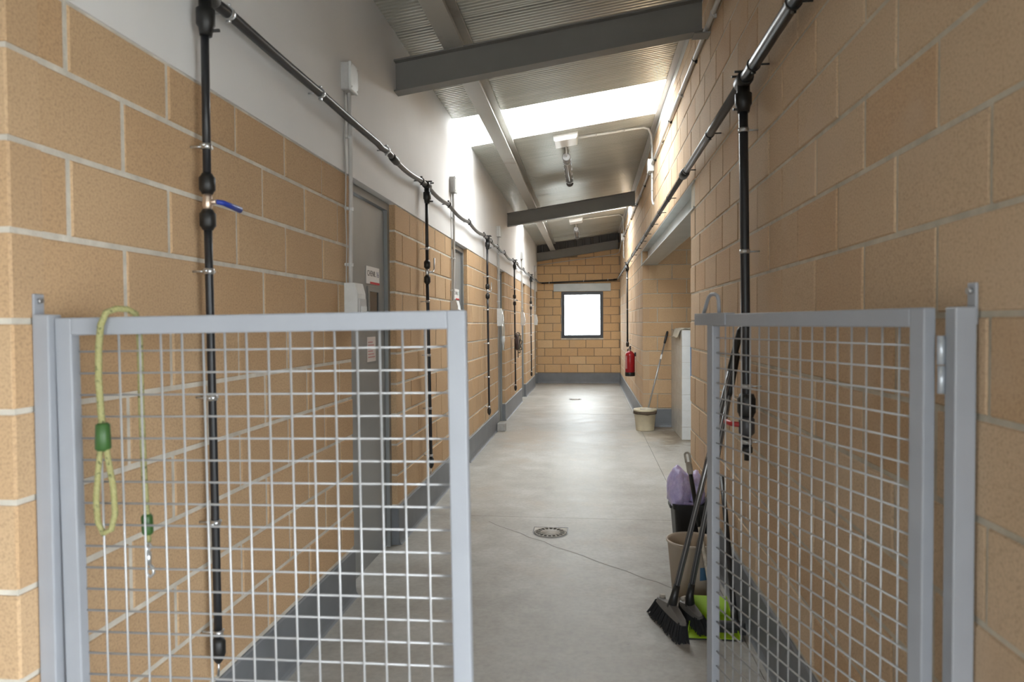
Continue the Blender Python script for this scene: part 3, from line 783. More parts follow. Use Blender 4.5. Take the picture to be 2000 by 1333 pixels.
for i, y in enumerate(L_DROPS):
    z0 = zmain(y); rd = 0.0125
    d = T(empty('drop_pipe', (XD, y, 0.3)), drop_labels[i], 'pipe', 'valve pipes on the ochre wall')
    tee(d, (XP, y, z0), (1, 0, 0), (0, 1, 0), 0.0185, rd)
    xm = XP - 0.004
    MB().tube([(xm, y, z0-0.10), (xm, y, 1.90)], rd, 12).build('pipe', 'black_pipe', d)
    yb = y + (0.02 if i == 0 else 0.07)
    bow = [(xm, y + (yb-y)*t, 1.775 - 1.355*t) for t in [k/8 for k in range(9)]]
    MB().tube(bow, rd, 12).build('pipe', 'black_pipe', d)
    coupling(d, (xm, y, 1.895), rd); coupling(d, (xm, y, 1.782), rd)
    v = MB().tube([(xm, y, 1.865), (xm, y, 1.85), (xm, y, 1.825), (xm, y, 1.81)], [0.011, 0.015, 0.015, 0.011], 12).tube([(xm, y, 1.838), (xm+0.03, y, 1.838)], 0.008, 8).build('ball_valve', 'brass' if i == 0 else 'zinc', d)
    if i == 0: MB().tube([(xm+0.028, y, 1.838), (xm+0.04, y+0.02, 1.838), (xm+0.055, y+0.10, 1.828)], [0.007, 0.009, 0.011], 8).build('lever', 'blue_lever', v)
    elif i in (1, 2): MB().tube([(xm+0.028, y, 1.838), (xm+0.032, y+0.06, 1.845), (xm+0.034, y+0.085, 1.87), (xm+0.034, y+0.09, 1.95)], 0.006, 8).build('lever', 'zinc' if i == 2 else 'steel_tube', v)
    else: MB().tube([(xm+0.028, y, 1.838), (xm+0.04, y+0.10, 1.835)], 0.008, 8).build('lever', 'black_plastic', v)
    for cz in (2.012, 1.62, 1.218, 0.815, 0.455):
        t = max(0, (1.775-cz)/1.355); yy = y + (yb-y)*t
        clamp('clamp', d, (xm, yy, cz), (0, 0, 1), rd, (XL+0.002, yy, cz))
    MB().tube([(xm, yb, 0.44), (xm, yb, 0.425), (xm, yb, 0.385), (xm, yb, 0.365), (xm, yb, 0.355)], [0.014, 0.022, 0.022, 0.014, 0.006], 12).build('end_plug', 'black_plastic', d)
    MB().tube([(xm, yb, 0.357), (xm-0.005, yb+0.005, 0.31)], 0.004, 6).build('tail', 'zinc', d)
# harness on the fourth drop pipe
h = T(empty('dog_harness', (XD+0.03, 11.15, 1.0)), 'dark leather dog harness with straps hung on the black drop pipe', 'harness')
mb = MB(); bm = bmesh.new(); bmesh.ops.create_icosphere(bm, subdivisions=3, radius=1)
for q in bm.verts:
    n = noise.noise(q.co*1.7)*0.25; q.co = Vector((XD+0.045 + q.co.x*0.035*(1+n), 11.12 + q.co.y*0.10*(1+n), 1.16 + q.co.z*0.13*(1+n)))
mb.bm(bm, True); mb.build('muzzle_flap', 'leather', h)
for k, (yy, zz, rr, ln) in enumerate([(11.22, 1.22, 0.07, 0.16), (11.27, 1.16, 0.06, 0.2), (11.17, 1.10, 0.05, 0.22), (11.31, 1.10, 0.035, 0.14)]):
    pts = [(XD+0.05+0.012*k+0.02*math.sin(a*2), yy+rr*math.cos(a), zz + ln*0.6*math.sin(a) + 0.01*math.sin(3*a)) for a in [2*PI*j/16 for j in range(16)]]
    MB().tube(pts, 0.009, 6, closed=True).build('strap', 'strap_olive', h)
MB().tube([(XD+0.05, 11.2, 1.06), (XD+0.055, 11.19, 0.98), (XD+0.05, 11.23, 0.90)], 0.008, 6).build('strap', 'strap_olive', h)
MB().tube([(XP-0.004, 11.1, 1.30), (XD+0.04, 11.13, 1.29), (XD+0.05, 11.14, 1.24)], 0.006, 6).build('hanging_loop', 'strap_olive', h)

# main run, right wall and end wall
XQ, ZQ = 0.685, 2.52
main_r = T(empty('water_main', (XQ, 8, ZQ)), 'thick black water pipe clipped high along the beige wall and end wall', 'pipe')
def zr(y): return ZQ - 0.001*(y-3)
MB().tube([(XQ, 1.05, zr(1.05)), (XQ, 3.15, zr(3.15))], 0.0255, 16).build('pipe', 'black_pipe', main_r)
MB().tube([(XQ, 3.13, zr(3.13)), (XQ, 5.0, zr(5.0))], 0.023, 16).build('pipe', 'grey_pipe', main_r)
MB().tube([(XQ, 5.0, zr(5.0)), (XQ, 9, zr(9)), (XQ, 16.6, zr(16.6))], 0.0185, 14).build('pipe', 'grey_pipe', main_r)
mb = MB(); mb.tube([(XQ, 5.0, zr(5)), (XQ, 5.03, zr(5)), (XQ, 5.12, zr(5)), (XQ, 5.15, zr(5))], [0.027, 0.033, 0.033, 0.024], 14)
mb.build('coupling', 'black_plastic', main_r)
MB().tube([(XQ, 16.58, zr(16.6)), (XQ-0.015, 16.66, zr(16.6)-0.005), (XQ-0.09, 16.69, zr(16.6)-0.01)], 0.024, 10).build('elbow', 'black_plastic', main_r)
MB().tube([(XQ-0.06, 16.69, zr(16.6)-0.01), (XP+0.05, 16.69, ZP-0.05)], 0.019, 12).build('end_run', 'black_pipe', main_r)
for y in (1.4, 2.42, 2.98, 4.02, 4.95, 6.03, 6.8, 7.57, 8.38, 9.1, 9.95, 10.9, 11.9, 13.1, 14.2, 15.4): clamp('clamp', main_r, (XQ, y, zr(y)), (0, 1, 0), 0.0255 if y < 3.1 else (0.023 if y < 5 else 0.0185), (XR-0.002, y, zr(y)), 'black_plastic')
for x in (-0.95, -0.12, 0.46): clamp('clamp', main_r, (x, 16.69, ZP-0.05+(x-XP)*0.037), (1, 0, 0), 0.019, (x, YE-0.002, ZP-0.05+(x-XP)*0.037))
d = T(empty('drop_pipe', (XQ, 3.13, 0.86)), 'thick black drop pipe with a red lever valve behind the open gate', 'pipe')
tee(d, (XQ, 3.17, zr(3.17)), (-1, 0, 0), (0, 1, 0), 0.0255, 0.02)
rd = 0.0195; yq = 3.17
path = [(XQ, yq - 0.085*(2.36-z)/1.5, z) for z in (2.40, 2.0, 1.6, 1.2, 0.90)]
def yd(z): return yq - 0.085*(2.36-z)/1.5
MB().tube(path, rd, 14).build('pipe', 'black_pipe', d)
for z in (2.30, 1.76, 1.168, 0.925): clamp('clamp', d, (XQ, yd(z), z), (0, 0, 1), rd, (XR-0.002, yd(z), z))
for z, L in ((1.085, 0.10),): coupling(d, (XQ, yd(z), z), rd+0.008, L)
v = MB().tube([(XQ, yd(1.03), 1.035), (XQ, yd(1.03), 1.025), (XQ, yd(1), 0.965), (XQ, yd(1), 0.955)], [0.024, 0.034, 0.034, 0.024], 14).build('ball_valve', 'striped_dark', d)
MB().tube([(XQ-0.02, yd(1), 1.0), (XQ-0.06, yd(1)+0.03, 1.0), (XQ-0.075, yd(1)+0.07, 1.004)], [0.012, 0.011, 0.013], 10).build('lever', 'red_lever', v)
MB().tube([(XQ, yd(0.9), 0.905), (XQ, yd(0.9), 0.88), (XQ, yd(0.9), 0.875), (XQ, yd(0.9), 0.845)], [0.024, 0.024, 0.012, 0.012], 12).build('end_plug', 'black_plastic', d)
d = T(empty('drop_pipe', (XQ, 12.45, 1.0)), 'black drop pipe above the red fire extinguisher', 'pipe')
tee(d, (XQ, 12.45, zr(12.45)), (-1, 0, 0), (0, 1, 0), 0.02, 0.0165)
MB().tube([(XQ, 12.45, 2.42), (XQ, 12.40, 1.10)], 0.0155, 12).build('pipe', 'black_pipe', d)
for z in (2.25, 1.70, 1.16): clamp('clamp', d, (XQ, 12.43, z), (0, 0, 1), 0.0165, (XR-0.002, 12.43, z))
MB().tube([(XQ, 12.40, 1.12), (XQ, 12.40, 1.10), (XQ, 12.40, 1.05), (XQ, 12.40, 1.03)], [0.018, 0.026, 0.026, 0.016], 12).build('end_plug', 'black_plastic', d)

# ------------------------------------------------------------------ electrical boxes and conduits on the left wall
EY = [3.455, 6.19, 9.38, 12.68, 15.80]
jl_ = ['nearest grey junction box on the white upper wall, beside the sagging pipe', 'second junction box from the gates on the white upper wall', 'third junction box from the gates on the white upper wall', 'fourth junction box from the gates on the white upper wall', 'farthest junction box on the white upper wall near the end']
sl_ = ['nearest pale switch box on the ochre wall beside the first door', 'second pale switch box, beside the second grey door', 'third pale switch box, beside the door with hanging straps', 'fourth slim switch box, past the hanging harness', 'farthest small switch box near the end wall']
cl_ = ['pale conduit down the wall beside the nearest grey door', 'pale conduit down the wall beside the second grey door', 'pale conduit down the wall beside the third grey door', 'pale conduit down the wall beside the fourth grey door', 'pale conduit down the wall beside the last grey door']
for i, y in enumerate(EY):
    j = T(empty('junction_box', (XL, y, 2.65)), jl_[i], 'junction box', 'junction boxes on the white wall')
    MB().box(XL, XL+0.045, y-0.052, y+0.052, 2.645, 2.785, 0.006).build('body', 'box_plastic', j)
    MB().box(XL+0.044, XL+0.058, y-0.055, y+0.055, 2.642, 2.788, 0.005).build('lid', 'white_plastic', j)
    for dz in (2.66, 2.77):
        for dy in (-0.042, 0.042): MB().tube([(XL+0.056, y+dy, dz), (XL+0.0605, y+dy, dz)], 0.005, 8).build('screw', 'box_plastic', j)
    c = T(empty('conduit', (XL, y, 1.66)), cl_[i], 'conduit', 'conduits on the ochre wall')
    bow = 0.012 if i != 1 else 0.03
    pts = [(XL+0.024, y+0.01 + bow*math.sin(PI*(k/12)*1.3), 2.648-0.99*k/12) for k in range(13)]
    MB().tube(pts, 0.011, 10).build('tube', 'conduit_grey', c)
    MB().tube([(XL+0.012, y-0.022+0.006*math.sin(k*1.3), 2.645-1.0*k/14) for k in range(15)], 0.0035, 6).build('cable', 'cable_grey', c)
    for z in (2.42, 2.05, 1.76):
        yy = pts[min(12, int((2.648-z)/0.99*12))][1]
        MB().tube([(XL+0.024, yy, z-0.008), (XL+0.024, yy, z+0.008)], 0.0135, 10).box(XL, XL+0.02, yy-0.03, yy-0.006, z-0.007, z+0.007).build('clip', 'white_plastic', c)
    s = T(empty('switch_box', (XL, y+0.05, 1.42)), sl_[i], 'switch', 'switch boxes beside the doors')
    w = (0.065, 0.06, 0.045, 0.035, 0.035)[i]
    mb = MB(); y0, y1 = y-0.03, y-0.03+2*w
    mb.prism([(XL, 1.665), (XL+0.055, 1.665), (XL+0.07, 1.61), (XL+0.072, 1.425), (XL, 1.425)], 1, y0, y1)
    mb.build('housing', 'white_plastic', s)
    MB().box(XL+0.066, XL+0.080, y0+0.012, y1-0.012, 1.45, 1.585, 0.004).build('cover', 'box_plastic', s)
    MB().box(XL+0.078, XL+0.086, y0+0.024, y1-0.024, 1.49, 1.545, 0.003).build('rocker', 'white_plastic', s)
# pale straps at the third door
h = T(empty('strap_bundle', (XL, 9.62, 1.2)), 'bundle of pale shiny straps hanging beside the third grey door', 'straps')
simple('pale_strap', (0.62, 0.56, 0.48), 0.3)
MB().tube([(XL, 9.55, 1.63), (XL+0.055, 9.60, 1.63)], 0.006, 8).build('hook', 'zinc', h)
for k in range(5):
    yy = 9.52+0.055*k; xx = XL+0.035+0.006*k
    pts = [(xx+0.01*math.sin(3*t+k), 9.60+(yy-9.60)*math.sin(PI*min(1, t*1.1))*1.1, 1.635-(0.36+0.03*k)*t) for t in [j/12 for j in range(13)]]
    MB().tube(pts, 0.007, 6).build('strap', 'pale_strap', h)
MB().tube([(XL+0.05, 9.60, 1.28), (XL+0.05, 9.61, 1.23), (XL+0.05, 9.62, 1.17), (XL+0.05, 9.62, 1.08)], [0.02, 0.03, 0.018, 0.012], 10).build('plastic_wrap', 'white_plastic', h)
mb = MB(); mb.box(-1.235, -1.125, 9.18, 9.30, 0, 0.105, 0.006)
T(mb.build('door_stop_block', 'concrete_block', None, (-1.18, 9.24, 0)), 'small grey concrete block on the floor against the plinth', 'block')

# ------------------------------------------------------------------ conduits and boxes on the right wall, ceiling lamps
c = T(empty('cable_conduit', (XR, 8, 3.27)), 'long grey conduit tube running high along the beige wall', 'conduit')
MB().tube([(XR-0.02, 1.02, 3.246), (XR-0.02, 5, 3.27), (XR-0.02, 15.6, 3.27)], 0.0145, 10).build('tube', 'conduit_grey', c)
for k in range(20):
    y = 1.3+0.72*k; z = 3.23+0.04*min(1, (y+1.5)/6.5)
    MB().tube([(XR-0.02, y-0.008, z), (XR-0.02, y+0.008, z)], 0.0175, 10).box(XR-0.02, XR, y-0.008, y+0.008, z-0.03, z-0.01).build('clip', 'black_plastic' if k % 2 else 'box_plastic', c)
mb = MB(); mb.tube([(XR-0.02, 15.6, 3.27), (XR-0.02, 16.5, 3.17), (XR-0.03, 16.62, 3.14), (XR-0.12, YE-0.02, 3.11), (XL+0.02, YE-0.02, 2.88)], 0.009, 8)
mb.build('thin_tube', 'conduit_grey', c)
lampl = [('first white ceiling box of the lamp cable, beyond the near skylight', 'nearer clear tubular lamp hanging under the ribbed roof', 'nearer white conduit from the ceiling down the beige wall', 'nearer white junction box high on the beige wall'),
         ('far white ceiling box of the lamp cable, beyond the second skylight', 'farther clear tubular lamp near the end wall roof', 'farther white conduit from the ceiling down the beige wall', 'farther white junction box high on the beige wall')]
for i, (yb, yw) in enumerate(((7.62, 8.10), (13.58, 14.65))):
    xb0, xb1 = -0.375, -0.108
    b = T(empty('ceiling_box', (-0.24, yb, roof_z(-0.24))), lampl[i][0], 'ceiling box', 'ceiling boxes of the lamps')
    mb = MB(); z = lambda x: roof_z(x)
    mb.add([(x, y, z(x)-dz) for dz, ins in ((0, 0), (0.055, 0.012)) for x, y in ((xb0+ins, yb-0.17+ins), (xb1-ins, yb-0.17+ins), (xb1-ins, yb+0.17-ins), (xb0+ins, yb+0.17-ins))],
           [(0, 1, 2, 3), (4, 7, 6, 5), (0, 4, 5, 1), (1, 5, 6, 2), (2, 6, 7, 3), (3, 7, 4, 0)])
    mb.build('housing', 'white_plastic', b)
    mb = MB(); mb.add([(x, y, z(x)-dz) for dz in (0.054, 0.060) for x, y in ((xb0+0.02, yb-0.15), (xb1-0.02, yb-0.15), (xb1-0.02, yb+0.15), (xb0+0.02, yb+0.15))],
           [(0, 1, 2, 3), (4, 7, 6, 5), (0, 4, 5, 1), (1, 5, 6, 2), (2, 6, 7, 3), (3, 7, 4, 0)])
    mb.build('cover', 'tube_white', b)
    # lamp
    xl_ = -0.245; zl = 3.335; y0, y1 = yb+0.22, yb+1.72
    l = T(empty('tubular_lamp', (xl_, (y0+y1)/2, zl)), lampl[i][1], 'lamp', 'tubular ceiling lamps')
    MB().tube([(xl_, y0+0.02, zl), (xl_, y0+0.05, zl), (xl_, y1-0.05, zl), (xl_, y1-0.02, zl)], [0.040, 0.044, 0.044, 0.040], 16, caps=False).build('cover', 'clear_lamp_cover', l)
    for ye, s in ((y0, 1), (y1, -1)):
        MB().tube([(xl_, ye, zl), (xl_, ye+s*0.012, zl), (xl_, ye+s*0.05, zl)], [0.040, 0.049, 0.049], 16).build('end_cap', 'lamp_grey', l)
    MB().box(xl_-0.03, xl_+0.03, y0+0.05, y1-0.05, zl+0.012, zl+0.026).build('reflector', 'conduit_grey', l)
    MB().tube([(xl_, y0+0.10, zl-0.006), (xl_, y1-0.10, zl-0.006)], 0.013, 10).build('lamp_tube', 'tube_white', l)
    for yy in (y0+0.22, y1-0.22):
        MB().tube([(xl_, yy, zl+0.04), (xl_, yy, roof_z(xl_)+0.004)], 0.008, 8).build('suspension_rod', 'conduit_grey', l)
        MB().tube([(xl_, yy-0.012, zl), (xl_, yy+0.012, zl)], 0.0465, 16).build('clip_band', 'steel_tube', l)
    for k in range(6):
        yy = y0+0.12+k*(y1-y0-0.24)/5
        for s in (-1, 1): MB().box(xl_+s*0.045-0.005, xl_+s*0.045+0.005, yy-0.015, yy+0.015, zl-0.01, zl+0.012).build('latch', 'steel_tube', l)
    MB().tube([(xl_, yb+0.12, roof_z(xl_)-0.05), (xl_, yb+0.19, zl+0.03), (xl_, y0+0.005, zl)], 0.006, 6).build('supply_cable', 'cable_grey', l)
    # conduit across the ceiling and down the right wall
    c = T(empty('white_conduit', (XR, yw, 3.0)), lampl[i][2], 'conduit', 'white lamp conduits')
    xs = xb1-0.01; pts = [(xs, yb, roof_z(xs)-0.022)]
    for k in range(1, 8): x = xs + (0.60-xs)*k/7; pts.append((x, yb+(yw-yb)*0.12*k/7, roof_z(x)-0.022))
    pts += [(0.66, yb+(yw-yb)*0.25, roof_z(0.66)-0.03), (0.70, yb+(yw-yb)*0.5, roof_z(0.70)-0.07), (XR-0.018, yw-0.02, roof_z(XR)-0.15), (XR-0.018, yw, roof_z(XR)-0.22), (XR-0.018, yw, 2.88), (XR-0.012, yw-0.02, 2.83), (XR+0.002, yw-0.05, 2.81)]
    MB().tube(pts, 0.0125, 10).build('tube', 'white_plastic', c)
    for z_ in (3.42, 3.12, 2.98): MB().tube([(XR-0.018, yw, z_-0.008), (XR-0.018, yw, z_+0.008)], 0.0155, 10).build('clip', 'box_plastic', c)
    for k in (2, 5): p = pts[k]; MB().tube([(p[0]-0.008, p[1], p[2]), (p[0]+0.008, p[1], p[2])], 0.0155, 10).build('clip', 'box_plastic', c)
    j = T(empty('junction_box', (XR, yw, 3.2)), lampl[i][3], 'junction box', 'white boxes on the beige wall')
    MB().box(XR-0.06, XR, yw-0.065, yw+0.065, 3.19, 3.33, 0.006).build('body', 'white_plastic', j)
    MB().box(XR-0.072, XR-0.058, yw-0.068, yw+0.068, 3.187, 3.333, 0.005).build('lid', 'tube_white', j)

# ------------------------------------------------------------------ fire extinguisher
ex, ey = XR-0.092, 11.2
e = T(empty('fire_extinguisher', (ex, ey, 0.60)), 'red fire extinguisher hung on the beige wall', 'fire extinguisher')
MB().lathe([(0, 0.055), (0.070, 0.055), (0.077, 0.07), (0.077, 0.32), (0.070, 0.36), (0.045, 0.39), (0.024, 0.405), (0.0, 0.407)], 24, (ex, ey, 0.60)).build('cylinder', 'red_enamel', e)
MB().lathe([(0, 0), (0.074, 0), (0.079, 0.006), (0.079, 0.06), (0.0775, 0.062)], 24, (ex, ey, 0.60)).build('base_ring', 'black_plastic', e)
MB().tube([(ex, ey, 1.0), (ex, ey, 1.045)], 0.02, 10).build('valve', 'brass', e)
MB().box(ex-0.012, ex+0.012, ey-0.12, ey+0.02, 1.04, 1.052).box(ex-0.012, ex+0.012, ey-0.11, ey+0.02, 1.075, 1.085).box(ex-0.012, ex+0.012, ey-0.02, ey+0.02, 1.03, 1.08).build('lever', 'black_plastic', e)
MB().tube([(ex-0.01, ey+0.015, 1.04), (ex-0.03, ey+0.07, 1.03), (ex-0.03, ey+0.09, 0.95), (ex-0.02, ey+0.085, 0.75), (ex-0.01, ey+0.08, 0.68)], 0.010, 8).build('hose', 'black_plastic', e)
mb = MB(); n = 8; vs_ = []
for k in range(n+1):
    a = PI + 0.15 + 0.75*k/n
    for zz in (0.72, 0.93): vs_.append((ex+0.0778*math.cos(a), ey+0.0778*math.sin(a), zz))
mb.add(vs_, [(2*k, 2*k+2, 2*k+3, 2*k+1) for k in range(n)])
T(mb.build('label_plate', 'print_pink', e), 'printed instruction panel')
MB().box(ex+0.07, XR, ey-0.03, ey+0.03, 0.92, 0.98).build('bracket', 'black_plastic', e)

# ------------------------------------------------------------------ floor drains
def drain(x, y, lab):
    d = T(empty('floor_drain', (x, y, 0)), lab, 'drain', 'floor drains')
    mb = MB(); s = 0.122
    for (x0, x1, y0, y1) in ((-s, s, s-0.006, s), (-s, -s+0.006, 0.0, s-0.006), (s-0.006, s, 0.0, s-0.006)): mb.box(x+x0, x+x1, y+y0, y+y1, -0.01, 0.0025)
    n_ = 20; ring = []
    for k in range(n_+1):
        a = PI + PI*k/n_
        for r_ in (s-0.006, s): ring.append((x+r_*math.cos(a), y+r_*math.sin(a), 0.0025))
    mb.add(ring, [(2*k, 2*k+2, 2*k+3, 2*k+1) for k in range(n_)])
    mb.build('square_frame', 'striped_dark', d)
    MB().box(x-s+0.006, x+s-0.006, y, y+s-0.006, -0.01, 0.0008).build('tray', 'tile_grout', d)
    MB().lathe([(0, 0.0018), (0.1135, 0.0018)], 40, (x, y, 0)).build('pit_shade_disc', 'drain_pit_shade', d)  # flat black disc on the floor, painted as the shade below the grate
    mb = MB(); mb.lathe([(0.101, 0.0016), (0.101, 0.005), (0.108, 0.005), (0.110, 0.0016)], 40, (x, y, 0)); mb.lathe([(0.0, 0.006), (0.068, 0.005), (0.070, 0.0016)], 32, (x, y, 0))
    for k in range(18):
        a = 2*PI*k/18; ca, sa = math.cos(a), math.sin(a); w = 0.0052
        q = [(x+r*ca-u*sa, y+r*sa+u*ca, zz) for zz in (0.0018, 0.005) for r, u in ((0.062, -w*0.7), (0.101, -w), (0.101, w), (0.062, w*0.7))]
        mb.add(q, [(0, 3, 2, 1), (4, 5, 6, 7), (0, 1, 5, 4), (1, 2, 6, 5), (2, 3, 7, 6), (3, 0, 4, 7)])
    mb.build('grate', 'cast_iron', d)
drain(-0.27, 4.73, 'round slotted floor drain in a square frame near the gates')
drain(-0.263, 13.15, 'far floor drain seen as a thin dark line near the end wall')

# ------------------------------------------------------------------ tiled partition in the opening
tp = T(empty('tiled_partition', (1.2, 9.2, 0)), 'low white tiled partition wall standing in the wide opening', 'partition', kind='structure')
MB().box(1.144, 1.30, 8.664, 9.745, 0, 1.355).build('core', 'tile_grout', tp)
TM = {}
def tile(x, y, z, L, H, face, mat):
    key = (round(L, 3), round(H, 3), mat)
    if key not in TM:
        mb = MB(); c = 0.0015; l, h = L/2, H/2; D = 0.006
        mb.add([(-l+c, 0, -h+c), (l-c, 0, -h+c), (l-c, 0, h-c), (-l+c, 0, h-c), (-l, c, -h), (l, c, -h), (l, c, h), (-l, c, h), (-l, D, -h), (l, D, -h), (l, D, h), (-l, D, h)],
               [(0, 1, 2, 3), (0, 4, 5, 1), (1, 5, 6, 2), (2, 6, 7, 3), (3, 7, 4, 0), (4, 8, 9, 5), (5, 9, 10, 6), (6, 10, 11, 7), (7, 11, 8, 4)])
        TM[key] = mb.mesh('tile', mat)
    o = bpy.data.objects.new('tile', TM[key]); COL.objects.link(o); o.parent = tp
    o.location = Vector((x, y, z)) - ORG[tp.name]; o.rotation_euler = (0, 0, {'-x': -PI/2, '-y': 0, '+x': PI/2}[face])
zs = [0, 0.16, 0.36, 0.56, 0.76, 0.96, 1.16, 1.36]
for z0, z1 in zip(zs, zs[1:]):
    tile(1.22, 8.66, (z0+z1)/2, 0.156, z1-z0-0.003, '-y', 'white_tile')
    ye_ = [8.66, 8.9, 9.2, 9.5, 9.745]
    for a, b_ in zip(ye_, ye_[1:]): tile(1.14, (a+b_)/2, (z0+z1)/2, b_-a-0.003, z1-z0-0.003, '-x', 'grimy_tile')
MB().box(1.138, 1.304, 8.657, 9.745, 1.355, 1.364).build('cap', 'tile_grout', tp)
MB().box(1.243, 1.252, 8.652, 8.662, 0.50, 1.33).build('edge_strip', 'blue_trim', tp)
# rag on the partition
r = MB(); bm = bmesh.new(); bmesh.ops.create_grid(bm, x_segments=14, y_segments=10, size=1)
for q in bm.verts:
    u, v = q.co.x, q.co.y
    x = 1.21 + u*0.11; y = 9.05 + v*0.30; z = 1.372 + 0.014*noise.noise(Vector((u*2.5, v*2.5, 0.3))) + 0.008
    if u < -0.65: z -= (-0.65-u)*0.30; x = min(x, 1.132 - 0.004*math.sin(v*9))
    q.co = Vector((x, y, z))
geo = bmesh.ops.solidify(bm, geom=bm.faces[:], thickness=0.010); r.bm(bm, True)
T(r.build('floor_cloth', 'mop_rag', None, (1.2, 9.05, 1.37)), 'crumpled beige floor cloth draped over the tiled partition', 'cloth')

# ------------------------------------------------------------------ mop bucket and mop
bx, by = 0.752, 9.42
b = T(empty('mop_bucket', (bx, by, 0)), 'dirty cream mop bucket on the floor at the wall corner', 'bucket')
MB().lathe([(0, 0.004), (0.112, 0.004), (0.118, 0.0), (0.121, 0.012), (0.148, 0.265), (0.156, 0.268), (0.156, 0.28), (0.143, 0.28), (0.114, 0.02), (0, 0.015)], 32, (bx, by, 0)).build('pail', 'cream_bucket', b)
mb = MB(); mb.lathe([(0.1475, 0.225), (0.156, 0.228), (0.158, 0.262), (0.149, 0.266)], 32, (bx, by, 0)); mb.build('wringer_band', 'bucket_stain', b)
mb = MB(); mb.lathe([(0.06, 0.262), (0.11, 0.285), (0.15, 0.292), (0.158, 0.284), (0.15, 0.276)], 28, (bx, by, 0)); mb.build('wringer', 'cream_bucket', b)
mb = MB(); mb.tube([(bx-0.155, by-0.02, 0.262), (bx-0.09, by-0.14, 0.235), (bx+0.02, by-0.166, 0.225), (bx+0.12, by-0.11, 0.24), (bx+0.156, by-0.02, 0.262)], 0.0055, 8); mb.build('bail_handle', 'bucket_stain', b)
bm = bmesh.new(); bmesh.ops.create_icosphere(bm, subdivisions=3, radius=1)
for q in bm.verts:
    n = 1+0.35*noise.noise(q.co*2.4); q.co = Vector((bx+0.03+q.co.x*0.09*n, by-0.01+q.co.y*0.09*n, 0.275+q.co.z*0.035*n))
m = T(empty('mop', (bx, by, 0.26)), 'mop with a steel handle leaning from the cream bucket to the wall', 'mop')
mb = MB(); mb.bm(bm, True); mb.build('mop_head', 'mop_rag', m)
A = Vector((bx+0.035, by+0.0, 0.27)); B = Vector((1.085, 9.715, 1.335))
def along(t): return A + (B-A)*t
MB().tube([along(0), along(0.86)], 0.0115, 10).build('handle', 'steel_tube', m)
MB().tube([along(0.84), along(0.86), along(0.985), along(1)], [0.0125, 0.0165, 0.0165, 0.011], 10).build('grip', 'black_plastic', m)
MB().tube([along(0.64), along(0.70)], 0.0128, 10).build('white_band', 'tube_white', m)

# ------------------------------------------------------------------ bins, brooms, dustpan by the open gate
# black bin
kx, ky = 0.625, 4.42
b = T(empty('waste_bin', (kx, ky, 0)), 'black rectangular waste bin with a purple bag against the beige wall', 'bin')
def rrect(hw, hd, z, r=0.03, n=4):
    pts = []
    for cx, cy, a0 in ((hw-r, hd-r, 0), (-hw+r, hd-r, PI/2), (-hw+r, -hd+r, PI), (hw-r, -hd+r, 1.5*PI)):
        for k in range(n+1): a = a0 + PI/2*k/n; pts.append((kx+cx+r*math.cos(a), ky+cy+r*math.sin(a), z))
    return pts
rings = [rrect(0.083, 0.11, 0.0), rrect(0.105, 0.145, 0.30), rrect(0.113, 0.153, 0.302), rrect(0.115, 0.155, 0.33), rrect(0.103, 0.143, 0.33), rrect(0.080, 0.107, 0.01)]
n = len(rings[0]); mb = MB(); mb.add([p for r_ in rings for p in r_], [(i*n+k, i*n+(k+1) % n, (i+1)*n+(k+1) % n, (i+1)*n+k) for i in range(len(rings)-1) for k in range(n)] + [list(range(n))[::-1], list(range(5*n, 6*n))])
mb.build('bin_body', 'black_plastic', b)
MB().box(kx-0.124, kx-0.108, ky-0.05, ky+0.05, 0.285, 0.31, 0.004).build('bin_handle', 'black_plastic', b)
bag = T(empty('bin_bag', (kx, ky, 0.25)), 'crumpled translucent purple bin bag standing out of the black bin', 'bag')
for (cx, cy, cz, sx, sy, sz, sd) in ((kx-0.068, ky-0.05, 0.415, 0.072, 0.095, 0.125, 1.3), (kx+0.03, ky+0.0, 0.395, 0.065, 0.11, 0.115, 5.1)):
    bm = bmesh.new(); bmesh.ops.create_icosphere(bm, subdivisions=4, radius=1)
    for q in bm.verts:
        d0 = q.co.copy(); k = 1 + 0.14*noise.noise(d0*1.6+Vector((sd, 0, 0))) + 0.16*abs(noise.noise(d0*4+Vector((0, sd, 0)))) + 0.10*abs(noise.noise(d0*7+Vector((sd, sd, 0)))) + 0.05*noise.noise(d0*14)
        taper = 1.0 - 0.10*max(0, d0.z)**2
        q.co = Vector((cx+d0.x*sx*k*taper, cy+d0.y*sy*k*taper, cz+d0.z*sz*k))
    mb = MB(); mb.bm(bm, True); mb.build('bag_fold', 'purple_film', bag)
MB().lathe([(0.0, 0.30), (0.085, 0.315), (0.098, 0.33), (0.10, 0.345)], 24, (kx, ky, 0), 1.0, 1.36).build('bag_collar', 'purple_film', bag)
# beige bin
qx, qy = 0.545, 3.74
b = T(empty('waste_bin', (qx, qy, 0)), 'round beige plastic waste bin with a blue sticker behind the brooms', 'bin')
MB().lathe([(0, 0.0), (0.100, 0.0), (0.104, 0.006), (0.128, 0.275), (0.135, 0.279), (0.136, 0.288), (0.129, 0.290), (0.122, 0.275), (0.099, 0.012), (0, 0.010)], 40, (qx, qy, 0)).build('bin_body', 'beige_bin', b)
mb = MB(); vs_ = []
for k in range(7):
    a = -1.36 + 0.36*k/6
    for zz in (0.105, 0.175): rr = 0.104+0.024*(zz-0.006)/0.27 + 0.0008; vs_.append((qx+rr*math.cos(a), qy+rr*math.sin(a), zz))
mb.add(vs_, [(2*k, 2*k+2, 2*k+3, 2*k+1) for k in range(6)]); mb.build('sticker', 'bin_label', b)

